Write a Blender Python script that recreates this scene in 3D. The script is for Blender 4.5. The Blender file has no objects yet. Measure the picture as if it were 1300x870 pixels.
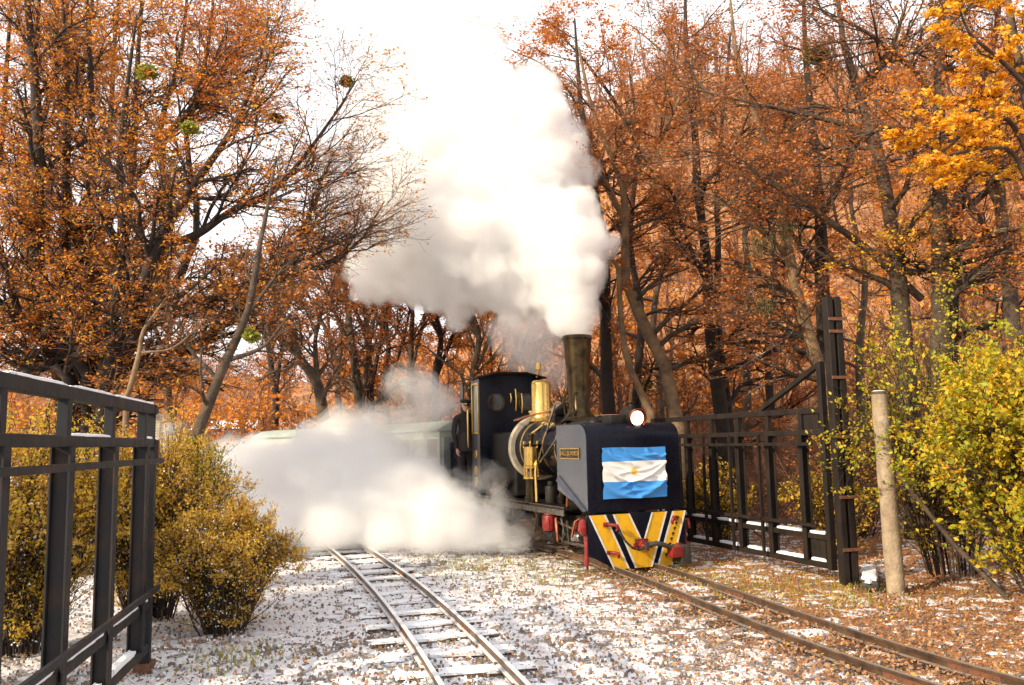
import bpy, math, random
import numpy as np
from mathutils import Matrix, Vector
R = math.radians
rng = np.random.default_rng(7)
random.seed(7)
sc = bpy.context.scene
COL = sc.collection

# ------------------------------------------------------------------ camera
CAM_H = 1.70
cam_data = bpy.data.cameras.new('camera')
cam = bpy.data.objects.new('camera', cam_data); COL.objects.link(cam)
cam_data.sensor_width = 36.0; cam_data.lens = 36.0 * 1080 / 1300
cam_data.clip_start = 0.05; cam_data.clip_end = 2000
CM = Matrix.Translation((0, 0, CAM_H)) @ Matrix.Rotation(R(90) + math.atan(128 / 1080), 4, 'X') @ Matrix.Rotation(R(-1.15), 4, 'Z')
cam.matrix_world = CM
sc.camera = cam

# ------------------------------------------------------------------ sky, sun, exposure
SUN_AZ_VEC = Vector((-0.80, -0.60, 0)).normalized()      # towards the sun: from the left, slightly behind the camera
SUN_EL = R(27)
world = bpy.data.worlds.new('World'); sc.world = world; world.use_nodes = True
wn = world.node_tree.nodes; wl = world.node_tree.links; wn.clear()
sky = wn.new('ShaderNodeTexSky'); sky.sky_type = 'NISHITA'; sky.sun_disc = False
sky.sun_elevation = SUN_EL
sky.sun_rotation = math.atan2(SUN_AZ_VEC.x, SUN_AZ_VEC.y)
sky.air_density = 1.0; sky.dust_density = 3.0; sky.ozone_density = 1.0
wtc = wn.new('ShaderNodeTexCoord'); wns = wn.new('ShaderNodeTexNoise')
wns.inputs['Scale'].default_value = 1.6; wns.inputs['Detail'].default_value = 6
wrp = wn.new('ShaderNodeValToRGB'); wrp.color_ramp.elements[0].position = .30; wrp.color_ramp.elements[1].position = .6
wrp.color_ramp.elements[0].color = (.62, .62, .62, 1); wrp.color_ramp.elements[1].color = (.96, .96, .96, 1)
wmx = wn.new('ShaderNodeMixRGB'); wmx.inputs[2].default_value = (9.0, 8.9, 8.9, 1)   # bright thin overcast
wbg = wn.new('ShaderNodeBackground'); wbg.inputs['Strength'].default_value = 0.10
wo = wn.new('ShaderNodeOutputWorld')
wl.new(wtc.outputs['Generated'], wns.inputs['Vector']); wl.new(wns.outputs['Fac'], wrp.inputs['Fac'])
wl.new(wrp.outputs['Color'], wmx.inputs[0]); wl.new(sky.outputs['Color'], wmx.inputs[1])
wl.new(wmx.outputs['Color'], wbg.inputs['Color']); wl.new(wbg.outputs['Background'], wo.inputs['Surface'])
sun_d = bpy.data.lights.new('sun', 'SUN'); sun_d.energy = 3.6; sun_d.angle = R(1.2); sun_d.color = (1.0, .84, .60)
sun = bpy.data.objects.new('sun', sun_d); COL.objects.link(sun)
sdir = Vector((SUN_AZ_VEC.x * math.cos(SUN_EL), SUN_AZ_VEC.y * math.cos(SUN_EL), math.sin(SUN_EL)))
sun.rotation_euler = sdir.to_track_quat('Z', 'Y').to_euler(); sun.location = (-20, -15, 20)
sc.view_settings.view_transform = 'Standard'; sc.view_settings.look = 'None'
sc.view_settings.exposure = 0.80; sc.view_settings.gamma = 1.0
sc.render.engine = 'CYCLES'
cy = sc.cycles
cy.max_bounces = 24; cy.diffuse_bounces = 3; cy.glossy_bounces = 3; cy.transmission_bounces = 4
cy.volume_bounces = 22; cy.transparent_max_bounces = 12; cy.use_denoising = True; cy.sample_clamp_indirect = 12

# ------------------------------------------------------------------ measuring helpers
def ray(px, py):
    v = Vector((px - 650, -(py - 435), -1080)); return (CM.to_3x3() @ v).normalized()
def P(px, py, Y):
    "world point that lies Y metres ahead and shows at (px, py) of the photograph"
    d = ray(px, py); return Vector((0, 0, CAM_H)) + d * (Y / d.y)
def G(px, py, z=0.0):
    "point of the level z that shows at (px, py)"
    d = ray(px, py); return Vector((0, 0, CAM_H)) + d * ((z - CAM_H) / d.z)

# ------------------------------------------------------------------ scene helpers
def link(o, parent=None):
    COL.objects.link(o)
    if parent is not None: o.parent = parent
    return o
def tag(o, label=None, cat=None, group=None, kind=None):
    for k, v in (('label', label), ('category', cat), ('group', group), ('kind', kind)):
        if v: o[k] = v
    return o
def empty(name, loc=(0, 0, 0), rz=0, parent=None):
    o = bpy.data.objects.new(name, None); o.location = loc; o.rotation_euler = (0, 0, rz); o.empty_display_size = .1
    return link(o, parent)
def mesh_np(name, verts, quads, m, parent=None, smooth=True, tris=None):
    me = bpy.data.meshes.new(name)
    verts = np.asarray(verts, dtype=np.float32).reshape(-1, 3)
    parts = []; starts = []; n = 0
    if quads is not None and len(quads):
        q = np.asarray(quads, dtype=np.int32).reshape(-1, 4); parts.append(q.ravel()); starts.append(n + 4 * np.arange(len(q))); n += 4 * len(q)
    if tris is not None and len(tris):
        t = np.asarray(tris, dtype=np.int32).reshape(-1, 3); parts.append(t.ravel()); starts.append(n + 3 * np.arange(len(t))); n += 3 * len(t)
    loops = np.concatenate(parts); st = np.concatenate(starts).astype(np.int32)
    me.vertices.add(len(verts)); me.vertices.foreach_set('co', verts.ravel())
    me.loops.add(n); me.loops.foreach_set('vertex_index', loops)
    me.polygons.add(len(st)); me.polygons.foreach_set('loop_start', st)
    me.polygons.foreach_set('use_smooth', np.full(len(st), smooth, dtype=bool))
    me.update(calc_edges=True)
    if m: me.materials.append(m)
    return link(bpy.data.objects.new(name, me), parent)
def copy_tree(o, parent=None):
    c = o.copy(); COL.objects.link(c); c.parent = parent
    for ch in [x for x in o.children]: copy_tree(ch, c)
    return c

class MB:
    def __init__(s): s.v = []; s.f = []
    def add(s, vs, fs):
        b = len(s.v); s.v += [tuple(x) for x in vs]; s.f += [tuple(b + i for i in f) for f in fs]; return s
    def box(s, x0, x1, y0, y1, z0, z1):
        return s.add([(x0,y0,z0),(x1,y0,z0),(x1,y1,z0),(x0,y1,z0),(x0,y0,z1),(x1,y0,z1),(x1,y1,z1),(x0,y1,z1)],
                     [(0,3,2,1),(4,5,6,7),(0,1,5,4),(1,2,6,5),(2,3,7,6),(3,0,4,7)])
    def beam(s, a, b, w, h, up=(0, 0, 1)):
        a, b = Vector(a), Vector(b); d = (b - a).normalized(); u = Vector(up)
        if abs(d.dot(u)) > .98: u = Vector((0, 1, 0))
        x = d.cross(u).normalized(); z = x.cross(d).normalized()
        vs = [p + x * (i * w / 2) + z * (j * h / 2) for p in (a, b) for i, j in ((-1,-1),(1,-1),(1,1),(-1,1))]
        return s.add(vs, [(0,1,2,3),(7,6,5,4),(0,4,5,1),(1,5,6,2),(2,6,7,3),(3,7,4,0)])
    def tube(s, pts, r, n=8, caps=True):
        pts = [Vector(p) for p in pts]; K = len(pts)
        rs = [r] * K if not hasattr(r, '__len__') else list(r)
        b = len(s.v); px = None
        for i, p in enumerate(pts):
            d = (pts[min(i + 1, K - 1)] - pts[max(i - 1, 0)]).normalized()
            if px is None:
                px = d.cross(Vector((0, 0, 1)) if abs(d.z) < .9 else Vector((1, 0, 0))).normalized()
            px = (px - d * px.dot(d)).normalized(); py = d.cross(px)
            for k in range(n):
                a = 2 * math.pi * k / n; s.v.append(tuple(p + (px * math.cos(a) + py * math.sin(a)) * rs[i]))
        for i in range(K - 1):
            for k in range(n):
                k2 = (k + 1) % n; s.f.append((b + i*n + k, b + i*n + k2, b + (i+1)*n + k2, b + (i+1)*n + k))
        if caps:
            s.f.append(tuple(b + k for k in reversed(range(n)))); s.f.append(tuple(b + (K-1)*n + k for k in range(n)))
        return s
    def cyl(s, a, b, r, n=20, r2=None): return s.tube([a, b], [r, r if r2 is None else r2], n)
    def lathe(s, prof, o, axis=(0, 0, 1), n=24):
        "prof: (radius, height along the axis)"
        ax = Vector(axis).normalized(); x = ax.cross(Vector((0, 0, 1)) if abs(ax.z) < .9 else Vector((1, 0, 0))).normalized(); y = ax.cross(x)
        b = len(s.v); o = Vector(o)
        for r, h in prof:
            for k in range(n):
                a = 2 * math.pi * k / n; s.v.append(tuple(o + ax * h + (x * math.cos(a) + y * math.sin(a)) * max(r, 1e-4)))
        for i in range(len(prof) - 1):
            for k in range(n):
                k2 = (k + 1) % n; s.f.append((b + i*n + k, b + i*n + k2, b + (i+1)*n + k2, b + (i+1)*n + k))
        return s
    def prism(s, poly, f0, f1):
        "poly of 2D points; f0, f1 map a 2D point to the 3D point of either cap"
        n = len(poly); vs = [f0(*p) for p in poly] + [f1(*p) for p in poly]
        return s.add(vs, [tuple(range(n)), tuple(reversed(range(n, 2 * n)))] + [(i, (i + n), (i + 1) % n + n, (i + 1) % n) for i in range(n)])
    def build(s, name, m, parent=None, bevel=0, smooth=40, seg=2):
        me = bpy.data.meshes.new(name); me.from_pydata(s.v, [], s.f); me.materials.append(m)
        import bmesh
        bm = bmesh.new(); bm.from_mesh(me); bmesh.ops.recalc_face_normals(bm, faces=bm.faces)
        if bevel:
            es = [e for e in bm.edges if len(e.link_faces) == 2 and e.calc_face_angle(0) > R(30)]
            bmesh.ops.bevel(bm, geom=es, offset=bevel, segments=seg, affect='EDGES', profile=.5, clamp_overlap=True)
        for f in bm.faces: f.smooth = True
        for e in bm.edges:
            if len(e.link_faces) == 2 and e.calc_face_angle(0) > R(smooth): e.smooth = False
        bm.to_mesh(me); bm.free()
        return link(bpy.data.objects.new(name, me), parent)

# ------------------------------------------------------------------ materials
def ramp(nt, fac, stops):
    r = nt.nodes.new('ShaderNodeValToRGB'); e = r.color_ramp.elements
    while len(e) < len(stops): e.new(.5)
    for i, (p, c) in enumerate(stops): e[i].position = p; e[i].color = (*c, 1)
    nt.links.new(fac, r.inputs['Fac']); return r.outputs['Color']
def noise(nt, scale, detail=4, rough=.55, vec=None, dist=0):
    n = nt.nodes.new('ShaderNodeTexNoise'); n.inputs['Scale'].default_value = scale; n.inputs['Detail'].default_value = detail
    n.inputs['Roughness'].default_value = rough; n.inputs['Distortion'].default_value = dist
    if vec is not None: nt.links.new(vec, n.inputs['Vector'])
    return n.outputs['Fac']
def objvec(nt): return nt.nodes.new('ShaderNodeTexCoord').outputs['Object']
def geovec(nt): return nt.nodes.new('ShaderNodeNewGeometry').outputs['Position']
def mth(nt, op, a, b=None, clamp=False):
    n = nt.nodes.new('ShaderNodeMath'); n.operation = op; n.use_clamp = clamp
    for i, v in enumerate((a, b)):
        if v is None: continue
        if isinstance(v, (int, float)): n.inputs[i].default_value = v
        else: nt.links.new(v, n.inputs[i])
    return n.outputs[0]
def mix(nt, f, a, b):
    n = nt.nodes.new('ShaderNodeMixRGB')
    for i, v in enumerate((f, a, b)):
        if isinstance(v, (int, float)): n.inputs[i].default_value = v
        elif isinstance(v, tuple): n.inputs[i].default_value = (*v, 1)
        else: nt.links.new(v, n.inputs[i])
    return n.outputs[0]
def bump(nt, h, strength=.3, dist=.01):
    b = nt.nodes.new('ShaderNodeBump'); b.inputs['Strength'].default_value = strength; b.inputs['Distance'].default_value = dist
    nt.links.new(h, b.inputs['Height']); return b.outputs['Normal']
def new_mat(name):
    m = bpy.data.materials.new(name); m.use_nodes = True; nt = m.node_tree
    return m, nt, nt.nodes['Principled BSDF']
def mat(name, c1, c2=None, rough=.5, metal=0, scale=8, detail=5, bmp=.15, coat=0, bdist=.005, stops=(.35, .65), rvar=.12, spec=.5):
    m, nt, b = new_mat(name); v = objvec(nt)
    c2 = c2 or tuple(x * .6 for x in c1)
    n = noise(nt, scale, detail, .6, v); nt.links.new(ramp(nt, n, [(stops[0], c1), (stops[1], c2)]), b.inputs['Base Color'])
    n2 = noise(nt, scale * 5, 4, .6, v)
    nt.links.new(mth(nt, 'ADD', mth(nt, 'MULTIPLY', n2, rvar * 2), rough - rvar), b.inputs['Roughness'])
    b.inputs['Specular IOR Level'].default_value = spec; b.inputs['Metallic'].default_value = metal; b.inputs['Coat Weight'].default_value = coat
    if bmp: nt.links.new(bump(nt, n2, bmp, bdist), b.inputs['Normal'])
    return m
def grime(m, amt=.35, col=(.06, .05, .042)):
    "soot, water streaks and dull patches on paint"
    nt = m.node_tree; b = nt.nodes['Principled BSDF']; l = b.inputs['Base Color'].links[0].from_socket; v = objvec(nt)
    mp = nt.nodes.new('ShaderNodeMapping'); mp.inputs['Scale'].default_value = (9, 9, 1.1); nt.links.new(v, mp.inputs['Vector'])
    s = mth(nt, 'MULTIPLY', mth(nt, 'SUBTRACT', noise(nt, 1.6, 6, .7, mp.outputs['Vector']), .50), 4, True)
    p = mth(nt, 'MULTIPLY', mth(nt, 'SUBTRACT', noise(nt, 2.2, 6, .7, v), .50), 4, True)
    f = mth(nt, 'MULTIPLY', mth(nt, 'MAXIMUM', s, p), amt)
    nt.links.new(mix(nt, f, l, col), b.inputs['Base Color'])
    r = b.inputs['Roughness'].links[0].from_socket; nt.links.new(mth(nt, 'ADD', r, mth(nt, 'MULTIPLY', f, .5)), b.inputs['Roughness'])
    return m
def leaf_mat(name, cols, trans=.35, rough=.6):
    m, nt, b = new_mat(name)
    ge = nt.nodes.new('ShaderNodeNewGeometry')
    stops = [(i / max(1, len(cols) - 1) * .98 + .01, c) for i, c in enumerate(cols)]
    c = ramp(nt, ge.outputs['Random Per Island'], stops)
    v = ge.outputs['Position']; nn = noise(nt, .9, 2, .5, v)
    c = mix(nt, mth(nt, 'MULTIPLY', nn, .5), c, cols[0])
    nt.links.new(c, b.inputs['Base Color']); b.inputs['Roughness'].default_value = rough
    t = nt.nodes.new('ShaderNodeBsdfTranslucent'); nt.links.new(c, t.inputs['Color'])
    mx = nt.nodes.new('ShaderNodeMixShader'); mx.inputs[0].default_value = trans
    nt.links.new(b.outputs[0], mx.inputs[1]); nt.links.new(t.outputs[0], mx.inputs[2])
    nt.links.new(mx.outputs[0], nt.nodes['Material Output'].inputs['Surface'])
    return m
def snow_on(m, amount=.75, nscale=6, col=(.82, .83, .86), jag=1.2):
    "snow that lies on whatever of the surface faces up"
    nt = m.node_tree; b = nt.nodes['Principled BSDF']; l = b.inputs['Base Color'].links[0].from_socket
    g = nt.nodes.new('ShaderNodeNewGeometry'); s = nt.nodes.new('ShaderNodeSeparateXYZ'); nt.links.new(g.outputs['Normal'], s.inputs[0])
    n = noise(nt, nscale, 3, .6, g.outputs['Position'])
    f = mth(nt, 'ADD', s.outputs['Z'], mth(nt, 'MULTIPLY', mth(nt, 'SUBTRACT', n, .5), jag))
    f = mth(nt, 'MULTIPLY', mth(nt, 'SUBTRACT', f, amount), 6, True)
    nt.links.new(mix(nt, f, l, col), b.inputs['Base Color'])
    return m

M = {}
M['paint'] = mat('black_blue_paint', (.0045, .005, .012), (.007, .008, .015), .28, 0, 3, coat=.0, bmp=.03, rvar=.06, spec=.13)
M['black'] = mat('black_iron', (.008, .0075, .0075), (.018, .015, .012), .5, 0, 9, bmp=.12, spec=.25)
M['litside'] = mat('sunlit_side_paint', (.040, .046, .066), (.052, .057, .076), .36, 0, 2.5, coat=.4, bmp=.03, rvar=.06)  # lighter copy of the engine paint: sunlight on its sides put into the colour
M['greydark'] = mat('slate_strip', (.05, .06, .09), (.035, .04, .06), .6, 0, 12)
M['brass'] = mat('polished_brass', (.90, .62, .20), (.80, .50, .14), .27, 1, 6, bmp=.03, rvar=.06)
M['oldbrass'] = mat('bronze_chimney', (.10, .068, .032), (.035, .026, .016), .30, .9, 5, bmp=.10, rvar=.1)
M['copper'] = mat('copper', (.75, .28, .14), (.55, .2, .1), .25, 1, 8, bmp=.05)
M['steel'] = mat('oily_steel', (.25, .22, .18), (.09, .07, .05), .35, .9, 14, bmp=.1)
M['chrome'] = mat('bright_steel', (.62, .60, .58), (.4, .38, .36), .25, 1, 12)
M['red'] = mat('red_paint', (.27, .012, .009), (.12, .008, .007), .45, 0, 14, coat=.15)
M['yellow'] = mat('yellow_paint', (.78, .42, .008), (.62, .30, .008), .45, 0, 9, stops=(.5, .8))
M['white'] = mat('white_paint', (.78, .77, .74), (.6, .58, .55), .5, 0, 14)
M['cream'] = mat('cream_lagging', (.60, .52, .38), (.40, .33, .24), .5, 0, 7)
M['marks'] = mat('dark_marks', (.02, .012, .01), None, .6)
M['hose'] = mat('rubber_hose', (.022, .02, .018), (.05, .04, .032), .6, 0, 30)
M['rust'] = mat('rusty_steel', (.20, .07, .03), (.10, .05, .03), .8, .1, 18, bmp=.4)
M['gate'] = mat('gate_paint', (.014, .015, .018), (.045, .026, .016), .55, 0, 3.5, bmp=.35, stops=(.5, .74), spec=.3)
M['gate2'] = mat('gate_paint_brown', (.020, .015, .012), (.008, .008, .009), .6, 0, 3.5, bmp=.35, stops=(.4, .7), spec=.2)
M['snow'] = mat('snow', (.86, .87, .90), (.80, .81, .85), .75, 0, 12, bmp=.5, bdist=.01)
M['snow_thin'] = mat('thin_snow', (.74, .73, .76), (.56, .53, .54), .8, 0, 9, bmp=.6, bdist=.012, stops=(.45, .68))
M['wood'] = snow_on(mat('sleeper_wood', (.10, .065, .04), (.05, .035, .025), .85, 0, 14, bmp=.6), .2, 3)
M['wood_bare'] = mat('bare_sleeper_wood', (.12, .065, .035), (.045, .03, .022), .85, 0, 14, bmp=.6)
M['rail_snowy'] = snow_on(mat('frosted_rail_steel', (.17, .10, .055), (.07, .045, .03), .42, .3, 9, bmp=.2), .35, 2.2)
M['rail_top'] = snow_on(mat('rail_steel', (.13, .075, .042), (.05, .033, .024), .42, .3, 9, bmp=.3), .7, 4, (.30, .25, .21), .5)
M['post'] = mat('weathered_post', (.40, .31, .21), (.24, .18, .12), .85, 0, 7, bmp=.7, bdist=.02)
M['coat'] = mat('dark_wool', (.020, .016, .020), (.03, .022, .022), .85, 0, 20)
M['skin'] = mat('skin', (.62, .36, .25), (.54, .28, .18), .55, 0, 10)
M['carriage'] = mat('pale_green_paint', (.42, .50, .40), (.36, .44, .35), .45, 0, 4, bmp=.05)
M['carriage_dark'] = mat('mid_green_paint', (.36, .42, .36), (.30, .36, .31), .45, 0, 4, bmp=.05)
M['roof'] = snow_on(mat('roof_sheet', (.20, .20, .19), (.13, .13, .12), .6, 0, 4), .3, 2)
M['hutwall'] = mat('pale_blue_boards', (.38, .50, .60), (.30, .42, .52), .6, 0, 5)
M['bark'] = snow_on(mat('bark', (.115, .080, .052), (.045, .032, .024), .9, 0, 5, bmp=.8, bdist=.03), .97, 5)
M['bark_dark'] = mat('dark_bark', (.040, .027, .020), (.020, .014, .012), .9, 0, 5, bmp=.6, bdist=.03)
M['bark_lit'] = mat('pale_sunlit_bark', (.26, .165, .085), (.11, .070, .040), .85, 0, 5, bmp=.7, bdist=.03)  # lighter copy of the bark: sunlight on these trunks put into the colour
M['twig'] = mat('twigs', (.060, .036, .024), (.03, .02, .016), .9, 0, 3, bmp=0)
M['twig_red'] = mat('reddish_twigs', (.22, .105, .058), (.13, .062, .038), .9, 0, 3, bmp=0)
M['orange'] = leaf_mat('orange_leaves', [(.66, .22, .020), (.80, .31, .025), (.48, .13, .018), (.86, .38, .035)])
M['rustleaf'] = leaf_mat('rust_leaves', [(.48, .150, .030), (.60, .22, .045), (.30, .085, .024), (.70, .30, .07)])
M['gold'] = leaf_mat('golden_leaves', [(.90, .50, .03), (.94, .62, .05), (.80, .36, .02)], .45)
M['yellowleaf'] = leaf_mat('yellow_leaves', [(.72, .50, .02), (.80, .55, .03), (.32, .36, .03), (.78, .40, .02)], .45)
M['greenyellow'] = leaf_mat('green_yellow_leaves', [(.22, .30, .02), (.40, .40, .03), (.62, .52, .03)], .4)
M['olive'] = leaf_mat('olive_yellow_leaves', [(.58, .36, .05), (.72, .47, .06), (.74, .38, .05), (.36, .24, .05)], .35)
M['mistle'] = leaf_mat('mistletoe', [(.34, .36, .05), (.42, .42, .06), (.26, .26, .05)], .3)
M['mistle_dark'] = leaf_mat('mistletoe_dark', [(.20, .19, .05), (.26, .22, .06), (.13, .11, .03)], .3)
M['litter'] = leaf_mat('leaf_litter', [(.34, .15, .06), (.46, .21, .07), (.20, .085, .045), (.58, .36, .16), (.40, .26, .17)], .1)
M['lichen'] = leaf_mat('beard_lichen', [(.28, .24, .10), (.38, .32, .14)], .3)
M['stone'] = mat('gravel', (.22, .19, .17), (.12, .10, .09), .9, 0, 3)
def glass(name, col=(.02, .025, .03)):
    m, nt, b = new_mat(name); b.inputs['Base Color'].default_value = (*col, 1); b.inputs['Roughness'].default_value = .06
    b.inputs['Specular IOR Level'].default_value = .8; return m
M['glass'] = glass('dark_glass')
M['paleglass'] = glass('pale_glass', (.30, .33, .33))
m, nt, b = new_mat('lamp_glow'); b.inputs['Emission Color'].default_value = (1, .84, .60, 1); b.inputs['Emission Strength'].default_value = 3; M['lamp'] = m

grime(M['paint'], .14, (.04, .034, .03)); grime(M['litside'], .4, (.10, .09, .08)); grime(M['yellow'], .5, (.30, .16, .03)); grime(M['white'], .4, (.35, .30, .25)); grime(M['black'], .4, (.05, .04, .03)); grime(M['gate'], .45, (.06, .035, .022)); grime(M['gate2'], .35, (.07, .04, .025)); grime(M['brass'], .35, (.45, .25, .08)); grime(M['post'], .6, (.14, .11, .07))
def ground_mat():
    m, nt, b = new_mat('ground_cover'); g = geovec(nt)
    sp = nt.nodes.new('ShaderNodeSeparateXYZ'); nt.links.new(g, sp.inputs[0])
    base = ramp(nt, noise(nt, 38, 5, .7, g), [(.36, (.06, .038, .024)), (.47, (.25, .15, .09)), (.56, (.34, .21, .14)), (.66, (.46, .37, .31))])
    leafy = ramp(nt, noise(nt, 30, 5, .7, g, .6), [(.34, (.10, .045, .02)), (.46, (.36, .135, .04)), (.56, (.46, .20, .065)), (.68, (.58, .36, .17))])
    # leaf fall is thick on the side away from the sunlit tracks and on the bank
    side = mth(nt, 'ADD', sp.outputs['X'], mth(nt, 'MULTIPLY', sp.outputs['Y'], .22))
    lz = mth(nt, 'MULTIPLY', mth(nt, 'SUBTRACT', mth(nt, 'ADD', side, mth(nt, 'MULTIPLY', noise(nt, .9, 4, .6, g), 3.0)), 4.2), .6, True)
    c = mix(nt, lz, base, leafy)
    gr = mth(nt, 'MULTIPLY', mth(nt, 'SUBTRACT', noise(nt, 1.3, 3, .5, g), .60), 8, True)
    gr = mth(nt, 'MULTIPLY', gr, mth(nt, 'MULTIPLY', noise(nt, 40, 3, .7, g), .6))
    c = mix(nt, gr, c, (.13, .16, .03))
    # dusting of snow: fine specks gathered into patches
    fine = noise(nt, 42, 5, .8, g); big = noise(nt, 1.6, 6, .7, g)
    s = mth(nt, 'ADD', fine, mth(nt, 'MULTIPLY', big, .72))
    s = mth(nt, 'SUBTRACT', s, mth(nt, 'MULTIPLY', lz, .17))
    s = mth(nt, 'MULTIPLY', mth(nt, 'SUBTRACT', s, .79), 9, True)
    far = mth(nt, 'MULTIPLY', mth(nt, 'SUBTRACT', sp.outputs['Y'], 20), .08, True)
    s = mth(nt, 'MULTIPLY', s, mth(nt, 'SUBTRACT', 1, mth(nt, 'MULTIPLY', far, .55)))
    c = mix(nt, mth(nt, 'MULTIPLY', s, .95), c, (.84, .85, .88))
    farc = ramp(nt, noise(nt, 1.1, 8, .78, g), [(.33, (.13, .06, .035)), (.47, (.38, .17, .07)), (.58, (.50, .26, .13)), (.66, (.60, .40, .27)), (.70, (.74, .68, .66))])
    c = mix(nt, mth(nt, 'MULTIPLY', far, .85), c, farc)
    nt.links.new(c, b.inputs['Base Color']); b.inputs['Roughness'].default_value = .9
    h = mth(nt, 'ADD', mth(nt, 'MULTIPLY', fine, .8), mth(nt, 'MULTIPLY', s, .5))
    nt.links.new(bump(nt, h, .9, .03), b.inputs['Normal'])
    return m
M['ground'] = ground_mat()
def vnoise(X, Y, Z, seed):
    r = np.random.default_rng(seed); n = 32; t = r.random((n, n, n)).astype(np.float32)
    xi, yi, zi = [np.floor(c).astype(np.int32) for c in (X, Y, Z)]; fx, fy, fz = X - xi, Y - yi, Z - zi
    fx, fy, fz = [f * f * (3 - 2 * f) for f in (fx, fy, fz)]; o = 0
    for a_ in (0, 1):
        for b_ in (0, 1):
            for c_ in (0, 1):
                wgt = (fx if a_ else 1 - fx) * (fy if b_ else 1 - fy) * (fz if c_ else 1 - fz); o = o + wgt * t[(xi + a_) % n, (yi + b_) % n, (zi + c_) % n]
    return o
def fbm(X, Y, Z, sc_, seed, octv=4, billow=True, gain=.5):
    s_ = 0; a_ = 1; tot = 0
    for k in range(octv):
        n_ = vnoise(X * sc_ + 17.3 * k, Y * sc_ + 9.1 * k, Z * sc_ + 5.7 * k, seed + k)
        if billow: n_ = 1 - np.abs(2 * n_ - 1) * 1.6
        else: n_ = 2 * n_ - 1
        s_ = s_ + a_ * n_; tot += a_; a_ *= gain; sc_ *= 2.07
    return s_ / tot
# ------------------------------------------------------------------ terrain
def sstep(x): x = np.clip(x, 0, 1); return x * x * (3 - 2 * x)
def terrain(x, y):
    x = np.asarray(x, float); y = np.asarray(y, float)
    a = x / np.maximum(y, 6)
    H = 7.5 + 26 * sstep((a + .12) / .30)
    far = H * sstep((y - 21) / 55)
    bank = .35 * sstep((x - 4.3 - .0 * y) / 4) * sstep((y - 3) / 4)
    roll = .012 * np.sin(x * 2.1 + 1) * np.sin(y * 1.7) + .25 * sstep((y - 24) / 20) * (np.sin(x * .5) + np.sin(y * .37 + x * .2))
    return far + bank + roll - .03
xs = np.concatenate([np.linspace(-400, -42, 20), np.linspace(-40, -9, 32), np.linspace(-8.8, 8.8, 120), np.linspace(9, 40, 32), np.linspace(42, 400, 20)])
ys = np.concatenate([np.linspace(-300, -22, 10), np.linspace(-20, 1, 20), np.linspace(1.15, 17, 110), np.linspace(17.5, 80, 90), np.linspace(85, 700, 22)])
gx, gy = np.meshgrid(xs, ys); gz = terrain(gx, gy)
i, j = np.meshgrid(np.arange(len(ys) - 1), np.arange(len(xs) - 1), indexing='ij'); w = len(xs); a0 = (i * w + j).ravel()
gnd = mesh_np('ground', np.stack([gx, gy, gz], -1), np.stack([a0, a0 + 1, a0 + w + 1, a0 + w], -1), M['ground'])
tag(gnd, 'gravel and leaf covered ground with a dusting of snow, rising to a wooded hill', None, None, 'structure')

# ------------------------------------------------------------------ railway tracks
def spline(pts, n):
    pts = np.array([[p.x, p.y] for p in pts]); d = np.r_[0, np.cumsum(np.linalg.norm(np.diff(pts, axis=0), axis=1))]
    t = np.linspace(0, d[-1], n); co = [np.polyfit(d, pts[:, k], min(4, len(pts) - 1)) for k in (0, 1)]
    return np.stack([np.polyval(co[0], t), np.polyval(co[1], t)], -1), d[-1]
PROF = [(-.038, 0), (.038, 0), (.038, .008), (.008, .016), (.008, .052), (.020, .058), (.020, .078), (.016, .082), (-.016, .082), (-.020, .078), (-.020, .058), (-.008, .052), (-.008, .016), (-.038, .008)]
def rail(path, off, base_z, parent, rm='rail_top'):
    t = np.gradient(path, axis=0); t /= np.linalg.norm(t, axis=1)[:, None]; nrm = np.stack([t[:, 1], -t[:, 0]], -1)
    pr = np.array(PROF); K, S = len(path), len(pr)
    xy = path[:, None, :] + nrm[:, None, :] * (off + pr[None, :, 0, None])
    z = np.broadcast_to(base_z + pr[None, :, 1], (K, S))
    v = np.concatenate([xy, z[..., None]], -1)
    ii, kk = np.meshgrid(np.arange(K - 1), np.arange(S), indexing='ij'); k2 = (kk + 1) % S
    q = np.stack([ii * S + kk, ii * S + k2, (ii + 1) * S + k2, (ii + 1) * S + kk], -1)
    return mesh_np('rail', v, q, M[rm], parent, smooth=False)
def lump(seed, lx, ly, h, n=14, irr=.25):
    "an uneven low slab of settled snow, centre at the origin"
    r = np.random.default_rng(seed); a = np.linspace(0, 2 * np.pi, n, endpoint=False)
    vs = []; fs = []
    for k, (s, z) in enumerate(((1, -.02), (.97, h * .6), (.8, h), (.35, h * 1.05))):
        rr = 1 + irr * (r.random(n) - .5)
        ca, sa = np.cos(a), np.sin(a); ex = .42
        X = np.sign(ca) * np.abs(ca) ** ex * lx / 2 * s * rr; Y = np.sign(sa) * np.abs(sa) ** ex * ly / 2 * s * rr
        vs += [(X[q], Y[q], z + h * .25 * (r.random() - .5)) for q in range(n)]
    for k in range(3):
        for q in range(n): q2 = (q + 1) % n; fs.append((k*n+q, k*n+q2, (k+1)*n+q2, (k+1)*n+q))
    fs.append(tuple(3*n + q for q in range(n)))
    return MB().add(vs, fs)
def track(lr, rr, gauge, label, snowy, spacing, first):
    n = 70
    k = min(len(lr), len(rr))
    L, dl = spline(lr, n); Rr, dr = spline(rr, n)
    return L, Rr
snow_meshes = []
for s_ in range(5):
    o = lump(50 + s_, 1.0, .19, .012, 40, .55).build('snow_cap', M['snow']); snow_meshes.append(o.data); bpy.data.objects.remove(o)
slp_me = MB().box(-.56, .56, -.085, .085, -.08, .0).build('sleeper', M['wood'], bevel=.012, seg=1)
slp_mesh = slp_me.data; bpy.data.objects.remove(slp_me)
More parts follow.
